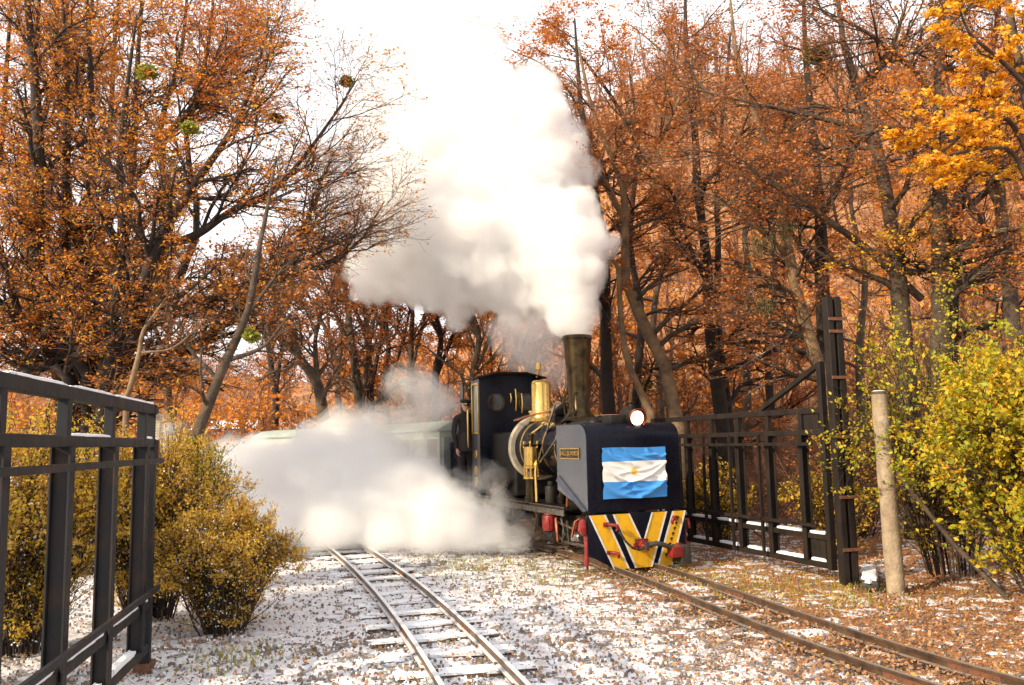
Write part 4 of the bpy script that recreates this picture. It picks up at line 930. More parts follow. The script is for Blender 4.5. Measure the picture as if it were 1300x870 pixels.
# engine units
def engine_unit(s0, s1, f=1):
    L_ = s1 - s0; mid_ = (s0 + s1) / 2
    for sg in (-1, 1):
        MB().box(sg * .42 - .02, sg * .42 + .02, s0, s1, .26, .66).build('frame_plate', M['black'], loco, bevel=.004)
        for k, ss in enumerate((mid_ - .36, mid_ + .36)):
            wh = MB().lathe([(.27, -.035), (.27, .02), (.30, .022), (.30, .036), (.23, .036), (.22, .01), (.22, -.03)], (sg * .33, ss, .385), (-sg, 0, 0), 32).build('wheel', M['steel'], loco, smooth=30)
            sp_ = MB()
            for q in range(9):
                a = q * 2 * math.pi / 9; sp_.beam((sg * .34, ss, .385), (sg * .34, ss + .225 * math.cos(a), .385 + .225 * math.sin(a)), .035, .02, (1, 0, 0))
            tag(sp_.cyl((sg * .30, ss, .385), (sg * .40, ss, .385), .055, 14).build('spokes', M['red'], wh), kind='stuff')
            MB().cyl((sg * .40, ss, .385), (sg * .52, ss, .385), .035, 12).box(sg * .47 - .025, sg * .47 + .025, ss - .05, ss + .05, .24, .42).build('crank', M['steel'], wh, bevel=.006)
        MB().box(sg * .545 - .015, sg * .545 + .015, mid_ - .40, mid_ + .40, .262, .305).build('coupling_rod', M['steel'], loco, bevel=.006)
        c0 = s1 if f > 0 else s0; e = -f
        MB().cyl((sg * .54, c0, .36), (sg * .54, c0 + e * .32, .36), .11, 22).cyl((sg * .54, c0 + e * .32, .36), (sg * .54, c0 + e * .335, .36), .09, 18).build('cylinder', M['black'], loco, bevel=.008)
        MB().beam((sg * .56, c0 + e * .33, .36), (sg * .56, mid_ - e * .3, .30), .03, .035).build('connecting_rod', M['steel'], loco, bevel=.004)
        MB().tube([(sg * .60, c0 + e * .55, .62), (sg * .60, c0 + e * .62, .50), (sg * .60, c0 + e * .60, .34)], .018, 8).beam((sg * .60, c0 + e * .40, .56), (sg * .60, c0 + e * .95, .50), .02, .03).beam((sg * .60, c0 + e * .75, .60), (sg * .60, c0 + e * .80, .30), .02, .03).build('valve_gear', M['steel'], loco)
    MB().box(-.40, .40, s0 + .05, s1, .58, .66).build('deck', M['black'], loco)
engine_unit(.08, 1.75); engine_unit(5.1, 6.75, -1)
vc = MB().cyl((-.64, 1.52, .42), (-.64, 1.52, .64), .10, 18).cyl((-.64, 1.52, .64), (-.64, 1.52, .665), .07, 14)
vc.build('valve_chest', M['red'], loco, bevel=.012)
for q in range(6):
    a = q * math.pi / 3; MB().tube([(-.64 + .10 * math.cos(a), 1.52 + .10 * math.sin(a), .45), (-.64 + .10 * math.cos(a), 1.52 + .10 * math.sin(a), .62)], .014, 6).build('tie_bolt', M['red'], loco)
MB().tube([(-.60, .62, .40), (-.62, .80, .36)], [.03, .03], 12).lathe([(.02, 0), (.07, .0), (.07, .035), (.045, .04), (.045, .09), (.03, .10)], (-.62, .62, .41), (-.2, -1, 0), 16).build('piston_gland', M['chrome'], loco)
for pts_, r_ in (([(-.56, 1.30, .66), (-.66, 1.25, .60), (-.68, 1.18, .45), (-.66, 1.2, .3)], .02), ([(-.50, .6, .70), (-.66, .62, .62), (-.68, .70, .40)], .016), ([(-.48, 1.1, .72), (-.6, 1.0, .8), (-.6, .97, .95), (-.5, .95, 1.0)], .016)):
    MB().tube(pts_, r_, 8).build('drain_pipe', M['copper'], loco)
arc = [(2.42 - .62 * math.cos(t), .62 - .52 * math.sin(t)) for t in np.linspace(.1, 1.25, 9)]
MB().prism(arc + [(s_ + .012, z_ + .012) for s_, z_ in reversed(arc)], Y3(-.74), Y3(-.42)).build('splash_guard', M['steel'], loco, smooth=30)
MB().box(-.72, -.66, 1.78, 1.86, .46, .64).build('oil_box', M['black'], loco, bevel=.005)
for s_ in (.35, .95): MB().tube([(-.47, s_, .60), (-.50, s_, .45), (-.47, s_, .3)], .02, 8).build('brake_hanger', M['red'], loco)
# cradle and running boards
MB().box(-.36, .36, 1.0, 5.2, .64, .74).build('cradle_beam', M['black'], loco, bevel=.006)
for sg in (-1, 1):
    MB().box(sg * .50 - .16, sg * .50 + .16, .98, 4.6, .74, .775).build('running_board', M['gate2'], loco, bevel=.003)
    MB().box(sg * .65 - .01, sg * .65 + .01, .98, 4.6, .66, .785).build('valance', M['steel'] if sg < 0 else M['black'], loco)
for s_ in (1.3, 2.0, 2.8, 3.6, 4.3): MB().beam((-.36, s_, .66), (-.62, s_, .75), .03, .04).build('bracket', M['black'], loco)
MB().beam((-.60, 4.5, .72), (-.45, 3.3, .40), .03, .05).beam((-.45, 3.3, .40), (-.60, 2.4, .72), .03, .05).build('truss', M['black'], loco)
# boiler
BZ = 1.62
MB().lathe([(0, 0), (.40, 0), (.44, .03), (.445, .55), (.44, .56)], (0, 1.05, BZ), (0, 1, 0), 40).build('smokebox', M['black'], loco, smooth=35)
MB().lathe([(.455, 0), (.455, 1.76)], (0, 1.60, BZ), (0, 1, 0), 44).build('boiler', M['greydark'] if 0 else M['paint'], loco, smooth=50)
for s_ in (1.66, 2.12, 2.58, 3.02): MB().lathe([(.456, 0), (.463, .002), (.463, .030), (.456, .032)], (0, s_, BZ), (0, 1, 0), 44).build('boiler_band', M['brass'], loco, smooth=35)
MB().lathe([(.455, .0), (.53, .0), (.545, .015), (.545, .085), (.53, .10), (.455, .10)], (0, 3.28, BZ), (0, 1, 0), 52).build('firebox_ring', M['cream'], loco, smooth=35)
MB().box(-.42, .42, 3.38, 4.56, .80, 1.90).build('firebox', M['black'], loco, bevel=.06, seg=4)
MB().lathe([(0, 0), (.30, 0), (.31, .02), (.31, .03)], (0, 3.268, BZ), (0, 1, 0), 30).build('firebox_front', M['black'], loco)
# chimney
MB().lathe([(.30, 0), (.26, .05), (.195, .12), (.162, .20), (.165, .5), (.195, 1.00), (.216, 1.26), (.232, 1.27), (.234, 1.31), (.222, 1.325), (.205, 1.32), (.18, 1.0)], (0, 1.73, 2.02), n=40).build('chimney', M['oldbrass'], loco, smooth=35)
for s_ in (1.56, 1.90): MB().tube([(-.16, s_, 2.12), (-.175, s_, 2.28), (-.17, s_, 2.40), (-.12, s_, 2.46)], .022, 8).build('chimney_pipe', M['oldbrass'], loco)
# dome
MB().lathe([(.22, 0), (.20, .03), (.175, .06), (.165, .10), (.165, .62), (.158, .665), (.13, .69), (.06, .70), (0, .70)], (0, 3.18, 2.06), n=40).build('dome', M['brass'], loco, smooth=40)
MB().lathe([(.05, 0), (.05, .16), (.07, .17), (.07, .2), (0, .21)], (-.05, 3.45, 2.05), n=16).cyl((.12, 3.5, 1.95), (.12, 3.5, 2.3), .03, 12).build('safety_valve', M['brass'], loco)
# turbo generator and its pipes
MB().lathe([(0, 0), (.09, 0), (.11, .03), (.11, .16), (.08, .2), (0, .2)], (-.22, 2.18, 2.20), (1, -.3, 0), 24).box(-.25, -.08, 2.1, 2.22, 2.02, 2.12).build('generator', M['black'], loco)
MB().tube([(-.10, 2.1, 2.30), (.0, 1.98, 2.35), (.08, 1.93, 2.25), (.10, 1.93, 2.05)], .025, 8).build('exhaust_pipe', M['black'], loco)
MB().tube([(-.45, 3.30, 2.08), (-.43, 2.9, 2.13), (-.36, 2.4, 2.17), (-.26, 2.25, 2.19)], .018, 8).build('copper_pipe', M['copper'], loco)
MB().tube([(.30, 2.2, 2.05), (.32, 1.6, 2.10), (.34, 1.1, 2.08), (.36, .8, 2.0)], .016, 8).build('copper_pipe', M['copper'], loco)
MB().tube([(-.15, 1.05, 1.98), (-.12, 1.3, 2.08), (-.3, 1.6, 2.03), (-.4, 2.0, 1.9)], .014, 8).build('oil_pipe', M['oldbrass'], loco)
# reversing rod
MB().beam((-.52, 2.25, 1.30), (-.30, 1.98, 2.28), .035, .022).beam((-.34, 2.05, 2.20), (-.20, 1.95, 2.32), .05, .05).build('lever', M['steel'], loco)
MB().beam((-.50, 1.15, 1.95), (-.50, 2.2, 1.36), .02, .03).build('reach_rod', M['steel'], loco)
# air pump
pu, ps = -.58, 2.30
pump = MB().lathe([(.10, 0), (.115, .01), (.115, .30), (.10, .31)], (pu, ps, 1.34), n=24).build('air_pump', M['brass'], loco, smooth=35)
MB().lathe([(.085, 0), (.095, .01), (.095, .28), (.085, .29)], (pu, ps, .86), n=22).build('pump_cylinder', M['oldbrass'], pump, smooth=35)
MB().lathe([(.13, 0), (.13, .03), (.03, .035), (.03, .16), (.12, .165), (.12, .195)], (pu, ps, 1.145), n=22).build('pump_flange', M['brass'], pump, smooth=35)
MB().lathe([(.13, 0), (.135, .03), (.04, .05), (.045, .16), (.06, .17), (.05, .2), (0, .21)], (pu, ps, 1.65), n=20).build('pump_head', M['oldbrass'], pump, smooth=35)
for a in range(6):
    x, y = pu + .12 * math.cos(a * 1.047), ps + .12 * math.sin(a * 1.047); MB().cyl((x, y, 1.16), (x, y, 1.36), .011, 6).cyl((x, y, 1.62), (x, y, 1.73), .014, 6).build('pump_bolt', M['brass'], pump)
MB().cyl((pu, ps, .775), (pu, ps, .87), .11, 18).build('pump_foot', M['oldbrass'], pump)
MB().tube([(pu + .02, ps + .2, .80), (pu, ps + .2, 1.5), (pu + .1, ps + .2, 1.85), (pu + .3, ps + .2, 1.98)], .018, 8).tube([(pu - .02, ps - .22, .80), (pu - .02, ps - .2, 1.25), (pu + .04, ps - .1, 1.42)], .02, 8).build('pump_pipe', M['brass'], pump)
MB().cyl((-.50, 1.75, .80), (-.50, 1.75, 1.05), .09, 16).cyl((-.50, 1.75, 1.05), (-.50, 1.75, 1.12), .05, 12).build('lubricator', M['black'], loco, bevel=.005)
MB().cyl((-.50, 1.35, .80), (-.50, 1.35, 1.2), .05, 12).build('feed_valve', M['oldbrass'], loco, bevel=.005)
MB().beam((-.52, 4.3, .80), (-.52, 3.5, 1.05), .03, .09).build('fire_iron_tray', M['steel'], loco)
# cab
CW = .62
fw = MB()                                                          # front wall with two round-topped spectacle openings
outer = [(-CW, .78), (CW, .78), (CW, 2.90), (.3, 2.965), (-.3, 2.965), (-CW, 2.90)]
fw.prism(outer, lambda u, z: (u, 4.55, z), lambda u, z: (u, 4.585, z)).build('cab_front', M['paint'], loco, bevel=.006)
for u in (-.30, .30):
    wf = MB().lathe([(.17, 0), (.17, .012), (.145, .014), (.145, 0)], (u, 4.548, 2.45), (0, -1, 0), 30).build('spectacle_window', M['oldbrass'], loco); MB().lathe([(.0, .004), (.147, .004)], (u, 4.548, 2.45), (0, -1, 0), 30).build('pane', M['glass'], wf)
for sg in (-1, 1):
    x = sg * CW
    MB().prism([(4.585, .78), (5.02, .78), (5.02, 2.90), (4.585, 2.90), (4.585, 2.25), (4.64, 2.25), (4.64, 2.78), (4.94, 2.78), (4.94, 1.93), (4.64, 1.93), (4.64, 2.245), (4.585, 2.245)] if 0 else [(4.585, .78), (5.02, .78), (5.02, 1.90), (4.585, 1.90)],
               Y3(x), Y3(x - sg * .03)).build('cab_side', M['litside'], loco, bevel=.003)
    MB().box(min(x, x - sg * .03), max(x, x - sg * .03), 4.585, 4.63, 1.90, 2.88).box(min(x, x - sg * .03), max(x, x - sg * .03), 4.97, 5.02, 1.90, 2.88).box(min(x, x - sg * .03), max(x, x - sg * .03), 4.63, 4.97, 2.80, 2.88).build('cab_side', M['litside'], loco)
    w_ = MB().box(min(x, x + sg * .015), max(x, x + sg * .015), 4.62, 4.655, 1.88, 2.82).box(min(x, x + sg * .015), max(x, x + sg * .015), 4.945, 4.98, 1.88, 2.82).box(min(x, x + sg * .015), max(x, x + sg * .015), 4.655, 4.945, 1.88, 1.915).box(min(x, x + sg * .015), max(x, x + sg * .015), 4.655, 4.945, 2.785, 2.82).build('side_window', M['brass'], loco, bevel=.003)
    MB().box(x - sg * .02 - .003, x - sg * .02 + .003, 4.64, 4.96, 1.90, 2.80).build('pane', M['paleglass'], w_)
    MB().box(min(x, x - sg * .03), max(x, x - sg * .03), 5.50, 5.68, .78, 2.88).build('cab_side', M['litside'], loco, bevel=.003)
    MB().tube([(x, 5.06, 1.60), (x + sg * .06, 5.06, 1.62), (x + sg * .06, 5.06, 2.34), (x, 5.06, 2.36)], .018, 10).build('handrail', M['brass'], loco)
    MB().tube([(x, 5.46, 1.20), (x + sg * .06, 5.46, 1.22), (x + sg * .06, 5.46, 2.1), (x, 5.46, 2.12)], .016, 10).build('handrail', M['brass'], loco)
    for z in (1.52, 1.22): MB().lathe([(.085, 0), (.085, .012), (.07, .016), (.0, .016)], (x, 4.80, z), (sg, 0, 0), 24).build('round_plate', M['brass'], loco)
    MB().box(min(x, x + sg * .012), max(x, x + sg * .012), 4.72, 4.88, .93, 1.10).build('builders_plate', M['brass'], loco, bevel=.003)
    MB().box(x - .10 if sg < 0 else x - .10, x + .10, 5.05, 5.48, .60, .63).box(x - .01, x + .01, 5.06, 5.10, .60, .78).build('step', M['black'], loco)
MB().box(-CW + .03, CW - .03, 5.645, 5.68, .78, 2.0).build('cab_back', M['black'], loco)
MB().box(-CW, CW, 4.585, 5.68, .74, .78).build('cab_floor', M['black'], loco)
rp = [(-.69, 2.895), (-.3, 2.985), (.3, 2.985), (.69, 2.895), (.69, 2.925), (.3, 3.015), (-.3, 3.015), (-.69, 2.925)]
MB().prism(rp, lambda u, z: (u, 4.46, z), lambda u, z: (u, 5.82, z)).build('cab_roof', M['black'], loco, bevel=.003)
MB().tube([(.50, 4.5, 2.92), (.52, 4.45, 3.0), (.52, 4.45, 3.12)], .02, 8).lathe([(.03, 0), (.05, .01), (.05, .12), (.02, .14)], (.52, 4.45, 3.05), n=12).build('whistle', M['brass'], loco)
for u, z0, z1 in ((.08, 2.30, 2.70), (.20, 2.25, 2.62), (-.02, 2.45, 2.62), (.42, 2.3, 2.7)): MB().tube([(u, 4.53, z0), (u, 4.50, (z0 + z1) / 2), (u, 4.53, z1)], .014, 8).build('cab_pipe', M['brass'], loco)
MB().lathe([(.07, 0), (.07, .03), (0, .03)], (.12, 4.54, 2.58), (0, -1, 0), 16).build('gauge', M['oldbrass'], loco)
# rear bunker
MB().box(-.50, .50, 5.95, 6.75, .70, 1.75).build('coal_bunker', M['paint'], loco, bevel=.03)
# ------------------------------------------------------------------ flag on the tank front
nx, nz = 70, 52; fu = np.linspace(-.495, .475, nx); fz = np.linspace(.945, 1.615, nz); U, Z = np.meshgrid(fu, fz)
a = (U + .495) / .97; b = (Z - .945) / .67
def fold(x0, y0, x1, y1, w, h):
    dx, dy = x1 - x0, y1 - y0; L2 = dx * dx + dy * dy; t = np.clip(((a - x0) * dx + (b - y0) * dy) / L2, 0, 1); sag = .05 * np.sin(t * np.pi)
    d = ((a - x0) * -dy + (b - y0) * dx) / math.sqrt(L2) + sag
    e = np.hypot(a - (x0 + t * dx), b - (y0 + t * dy)); win = np.exp(-np.maximum(0, e - .1) ** 2 / .01)
    return h * np.exp(-(d / w) ** 2) * win
W = .010 + .003 * np.sin(a * 9 + b * 4) 
for q in ((.0, .62, .45, .32, .03, .016), (.45, .32, 1.0, .68, .025, .014), (.0, .28, .45, .0, .05, .02), (.42, .30, .62, .02, .04, -.008), (.62, .05, 1.0, .42, .05, .022), (.4, .52, 1.0, .72, .022, .009),
          (.0, .95, .4, .70, .04, .016), (.35, .95, .62, .78, .03, .014), (.70, 1.0, .85, .84, .03, .018), (.85, .84, 1.0, .84, .02, .014), (.15, .45, .5, .15, .03, .012), (.5, .15, .95, .30, .03, .012), (.1, .98, .3, .8, .02, .01), (.75, .30, 1.0, .2, .03, .01), (.3, .6, .8, .44, .018, .007)):
    W = W + fold(*q)
wv = np.stack([U + .006 * np.sin(b * 9) * (a > .97) , -.008 - W * 1.7, Z + .004 * np.sin(a * 7)], -1)
i, j = np.meshgrid(np.arange(nz - 1), np.arange(nx - 1), indexing='ij'); q0 = (i * nx + j).ravel()
m, nt, bb = new_mat('flag_cloth'); ov = objvec(nt); sp = nt.nodes.new('ShaderNodeSeparateXYZ'); nt.links.new(ov, sp.inputs[0])
zz = mth(nt, 'ADD', sp.outputs['Z'], mth(nt, 'MULTIPLY', mth(nt, 'SUBTRACT', noise(nt, 5, 2, .5, ov), .5), .02))
z1 = mth(nt, 'MULTIPLY', mth(nt, 'SUBTRACT', zz, 1.165), 300, True); z2 = mth(nt, 'MULTIPLY', mth(nt, 'SUBTRACT', zz, 1.43), 300, True)
wm = mth(nt, 'SUBTRACT', z1, z2); blue = (.030, .25, .66)
c = mix(nt, wm, blue, (.80, .78, .74))
dx = mth(nt, 'SUBTRACT', sp.outputs['X'], -.02); dz = mth(nt, 'SUBTRACT', sp.outputs['Z'], 1.298)
ang_ = mth(nt, 'ARCTAN2', dz, dx); rr_ = mth(nt, 'SQRT', mth(nt, 'ADD', mth(nt, 'MULTIPLY', dx, dx), mth(nt, 'MULTIPLY', dz, dz)))
rad_ = mth(nt, 'ADD', .050, mth(nt, 'MULTIPLY', mth(nt, 'SINE', mth(nt, 'MULTIPLY', ang_, 16)), .012))
sm = mth(nt, 'MULTIPLY', mth(nt, 'SUBTRACT', rad_, rr_), 200, True); c = mix(nt, sm, c, (.80, .42, .03))
nt.links.new(c, bb.inputs['Base Color']); bb.inputs['Roughness'].default_value = .55; bb.inputs['Sheen Weight'].default_value = .3; M['flag'] = m
# front and back skin so that the cloth has thickness
n0 = nx * nz; vv = np.concatenate([wv.reshape(-1, 3), wv.reshape(-1, 3) + np.array([0, .003, 0])]); qf = np.stack([q0, q0 + 1, q0 + nx + 1, q0 + nx], -1); 
flag = mesh_np('flag', vv, np.concatenate([qf, qf[:, ::-1] + n0]), M['flag']); flag.location = LW(-.058, 0, .0); flag.rotation_euler = (0, 0, TH)
tag(flag, 'wrinkled blue and white flag with a small golden sun, fixed to the tank front', 'flag')

# ------------------------------------------------------------------ train driver
def skin_body(name, nodes, edges, m, parent, sub=2):
    me = bpy.data.meshes.new(name); me.from_pydata([n[0] for n in nodes], edges, []); me.materials.append(m)
    o = link(bpy.data.objects.new(name, me), parent)
    o.modifiers.new('skin', 'SKIN'); 
    for i_, n in enumerate(nodes):
        rr2 = n[1] if hasattr(n[1], '__len__') else (n[1], n[1]); me.skin_vertices[0].data[i_].radius = rr2; me.skin_vertices[0].data[i_].use_root = (i_ == 0)
    o.modifiers['skin'].use_smooth_shade = True
    s_ = o.modifiers.new('sub', 'SUBSURF'); s_.levels = sub; s_.render_levels = sub
    return o
man_pos = LW(-.67, 5.24, .785)
man = tag(empty('person', man_pos, TH + R(8)), 'person in dark uniform and peaked cap standing on the cab step, gripping the handrail', 'person')
# faces -Y locally; height 1.74
hipz, shz = .90, 1.42
nodes = [((0, 0, .93), (.15, .11)), ((0, -.005, 1.10), (.14, .10)), ((0, 0, 1.30), (.17, .11)), ((0, .01, 1.42), (.13, .09)), ((0, 0, 1.50), .058), ((0, -.01, 1.555), .052),
         ((-.19, .01, 1.41), .066), ((-.235, .02, 1.14), .052), ((-.225, -.05, .90), .040), ((-.22, -.07, .85), .030),
         ((.19, .0, 1.41), .066), ((.26, -.03, 1.16), .050), ((.20, -.22, 1.12), .040), ((.17, -.27, 1.14), .030),
         ((-.09, 0, .84), .095), ((-.10, -.02, .48), .068), ((-.10, .01, .10), .048), ((-.10, .0, .05), .045), ((-.11, -.15, .035), .038),
         ((.09, 0, .84), .095), ((.10, -.01, .48), .068), ((.10, .03, .10), .048), ((.10, .02, .05), .045), ((.11, -.13, .035), .038)]
edges = [(0, 1), (1, 2), (2, 3), (3, 4), (4, 5), (3, 6), (6, 7), (7, 8), (8, 9), (3, 10), (10, 11), (11, 12), (12, 13), (0, 14), (14, 15), (15, 16), (16, 17), (17, 18), (0, 19), (19, 20), (20, 21), (21, 22), (22, 23)]
skin_body('body', nodes, edges, M['coat'], man)
# jacket skirt
MB().lathe([(.20, 0), (.205, .02), (.19, .15), (.165, .30), (.15, .36)], (0, 0, .78), n=20).build('jacket_hem', M['coat'], man, smooth=60)
hd = MB()
prof_h = [(0, -.11), (.045, -.105), (.062, -.085), (.074, -.04), (.080, .01), (.080, .05), (.066, .09), (.035, .115), (0, .122)]
hd.lathe(prof_h, (0, 0, 0), n=24)
hv = []
for x, y, z in hd.v:
    y2 = y * 1.18 + (.008 if y > 0 else 0)
    if y < 0 and z < -.05: y2 = y2 * .92 - .010                    # chin
    if y < -.05 and -.02 < z < .03 and abs(x) < .05 and abs(x) > .015: y2 += .010   # eye sockets
    hv.append((x * (.92 if z < -.04 else 1), y2, z))
hd.v = hv
head = hd.build('head', M['skin'], man, smooth=80); head.location = (0, -.02, 1.63); head.rotation_euler = (R(4), 0, R(-12))
sb = head.modifiers.new('sub', 'SUBSURF'); sb.levels = 1; sb.render_levels = 1
MB().prism([(-.092, .02), (-.118, -.022), (-.095, -.03)], lambda y, z: (-.011, y, z), lambda y, z: (.011, y, z)).build('nose', M['skin'], head, bevel=.004)
for sg in (-1, 1):
    MB().lathe([(0, -.008), (.012, -.004), (.014, 0), (.008, .012), (0, .014)], (sg * .082, .0, -.005), (sg, .3, 0), 10).build('ear', M['skin'], head)
    MB().lathe([(0, 0), (.010, 0), (.007, .004), (0, .005)], (sg * .030, -.085, .012), (0, -1, 0), 10).build('eye', M['marks'], head)
MB().box(-.022, .022, -.100, -.092, -.060, -.052).build('mouth', M['red'] if 0 else M['bark'], head, bevel=.002)
cap = MB().lathe([(.083, 0), (.087, .035), (.108, .06), (.112, .078), (.07, .095), (0, .098)], (0, 0, .035), n=26).build('cap', M['coat'], head, smooth=50); cap.scale = (1, 1.12, 1)
MB().prism([(-.075, -.05), (-.05, -.095), (0, -.118), (.05, -.095), (.075, -.05)], lambda x, y: (x, y, .040 + (y + .05) * .35), lambda x, y: (x, y, .048 + (y + .05) * .35)).build('peak', M['black'], cap)
MB().lathe([(.088, 0), (.092, .002), (.09, .014), (.086, .016)], (0, 0, .04), n=26).build('band', M['brass'], cap)
MB().lathe([(.075, -.10), (.083, -.02), (.082, .04)], (0, .012, 0), n=20).build('hair', M['marks'], head)
def hand(name, o, fwd, side, parent, curl):
    o = Vector(o); f = Vector(fwd).normalized(); s_ = Vector(side).normalized(); nrm = f.cross(s_)
    pn = [(o, (.022, .030)), (o + f * .045, (.015, .036)), (o + f * .085, (.012, .034))]; nodes = [(tuple(p), r_) for p, r_ in pn]; ed = [(0, 1), (1, 2)]
    for k, (off, ln) in enumerate(((-.030, .070), (-.010, .080), (.010, .076), (.029, .060))):
        p = o + f * .085 + s_ * off; ix = len(nodes); d = f.copy(); nodes.append((tuple(p), .0095)); ed.append((2, ix))
        for q in range(3):
            d = (d * math.cos(curl) + nrm * math.sin(curl)).normalized(); p = p + d * ln / 3; nodes.append((tuple(p), .0088 - q * .001)); ed.append((ix + q, ix + q + 1))
    ix = len(nodes); p = o + f * .03 - s_ * .03; nodes.append((tuple(p), .012)); ed.append((1, ix))
    p2 = p - s_ * .03 + f * .03 + nrm * .01; nodes.append((tuple(p2), .010)); ed.append((ix, ix + 1)); p3 = p2 + f * .03 + nrm * .02; nodes.append((tuple(p3), .008)); ed.append((ix + 1, ix + 2))
    return skin_body(name, nodes, ed, M['skin'], parent, 1)
hand('hand', (-.22, -.075, .84), (0, -.15, -1), (0, 1, 0), man, .35)
hand('hand', (.165, -.285, 1.145), (-.3, -1, .1), (0, .1, 1), man, .75)

# ------------------------------------------------------------------ carriages
def carriage():
    root = empty('railway_carriage'); L_ = 4.3; hw = .62
    MB().box(-hw, hw, 0, L_, .55, 1.20).build('lower_body', M['carriage'], root, bevel=.01)
    MB().prism([(-.70, 2.02), (-.4, 2.17), (0, 2.21), (.4, 2.17), (.70, 2.02), (.70, 1.98), (-.70, 1.98)], lambda u, z: (u, -.08, z), lambda u, z: (u, L_ + .08, z)).build('roof', M['carriage_dark'], root, bevel=.01)
    MB().box(-hw, hw, 0, L_, 1.86, 1.98).build('cantrail', M['carriage'], root)
    for sg in (-1, 1):
        MB().box(sg * hw - .012, sg * hw + .012, .02, L_ - .02, 1.20, 1.25).build('waist_rail', M['carriage_dark'], root)
        for k in range(8):
            y = .03 + k * (L_ - .06) / 7; MB().box(sg * (hw - .02) - .02, sg * (hw - .02) + .02, y - .04, y + .04, 1.20, 1.86).build('pillar', M['carriage'], root)
        for k in range(7):
            y0_ = .07 + k * (L_ - .06) / 7; y1_ = y0_ + (L_ - .06) / 7 - .08
            w_ = MB().box(sg * .605 - .008, sg * .605 + .008, y0_, y0_ + .03, 1.25, 1.86).box(sg * .605 - .008, sg * .605 + .008, y1_ - .03, y1_, 1.25, 1.86).box(sg * .605 - .008, sg * .605 + .008, y0_ + .03, y1_ - .03, 1.82, 1.86).build('window', M['white'], root)
            MB().box(sg * .595 - .004, sg * .595 + .004, y0_ + .02, y1_ - .02, 1.22, 1.84).build('pane', M['paleglass'], w_)
        for k in (1, 5):
            y0_ = .07 + k * (L_ - .06) / 7; MB().box(sg * hw, sg * hw + sg * .012, y0_, y0_ + .5, .60, 1.18).build('door', M['carriage_dark'], root, bevel=.003)
    for y in (0.012, L_ - .012):
        e_ = MB().box(-hw, -hw + .1, y - .012, y + .012, 1.20, 1.86).box(hw - .1, hw, y - .012, y + .012, 1.20, 1.86).box(-.05, .05, y - .012, y + .012, 1.20, 1.86).build('end_frame', M['white'], root)
        MB().box(-hw + .1, hw - .1, y - .003, y + .003, 1.2, 1.86).build('pane', M['paleglass'], e_)
    MB().box(-.45, .45, .1, L_ - .1, .40, .55).build('underframe', M['black'], root)
    for y in (.8, L_ - .8):
        for dy in (-.3, .3):
            for sg in (-1, 1): MB().lathe([(.17, -.03), (.17, .02), (.2, .022), (.2, .04), (.0, .04)], (sg * .31, y + dy, .29), (-sg, 0, 0), 20).build('wheel', M['steel'], root)
    return root
proto = carriage(); tl = right_line; dd = np.r_[0, np.cumsum(np.linalg.norm(np.diff(tl, axis=0), axis=1))]
p6 = LW(0, 6.95); s_at = dd[int(np.argmin(np.hypot(tl[:, 0] - p6.x, tl[:, 1] - p6.y)))]
labs = ['pale green carriage coupled directly behind the engine, its windows fogged by steam', 'second pale green carriage from the engine, nearly lost in the steam', 'last visible green carriage, only its roof showing above the steam', 'farthest green carriage at the left end of the steam cloud']
for k in range(2):
    o = proto if k == 0 else copy_tree(proto); a_ = s_at + k * 4.75; b_ = a_ + 4.3
    A_ = Vector((np.interp(a_, dd, tl[:, 0]), np.interp(a_, dd, tl[:, 1]), 0)); B_ = Vector((np.interp(b_, dd, tl[:, 0]), np.interp(b_, dd, tl[:, 1]), 0)); d = B_ - A_
    o.location = A_; o.rotation_euler = (0, 0, math.atan2(d.y, d.x) - math.pi / 2); tag(o, labs[k], 'carriage', 'green carriages of the train')
# huts beyond
for k, (px, Y, w_, lb) in enumerate([(298, 33, 1.5, 'pale blue hut with snowy roof showing over the steam, the left one'), (370, 37, 1.3, 'small hut with snowy roof showing over the steam, the right one')]):
    c = P(px, 545, Y); gz_ = float(terrain(c.x, c.y)); hh = tag(empty('hut', (c.x, c.y, gz_), R(12)), lb, 'hut', 'huts beyond the train')
    zt = c.z - gz_
    wl_ = MB().box(-w_ / 2, w_ / 2, -.8, .8, -.3, zt).build('wall', M['hutwall'], hh); MB().box(-.35, .1, -.83, -.8, zt * .35, zt * .8).build('window', M['glass'], wl_)
    MB().prism([(-w_ / 2 - .15, zt - .05), (0, zt + .38), (w_ / 2 + .15, zt - .05), (0, zt + .30)] if 0 else [(-.95, zt + .002), (.0, zt + .36), (.95, zt + .002)], lambda y, z: (-w_ / 2 - .12, y, z), lambda y, z: (w_ / 2 + .12, y, z)).build('roof', M['snow'], hh)

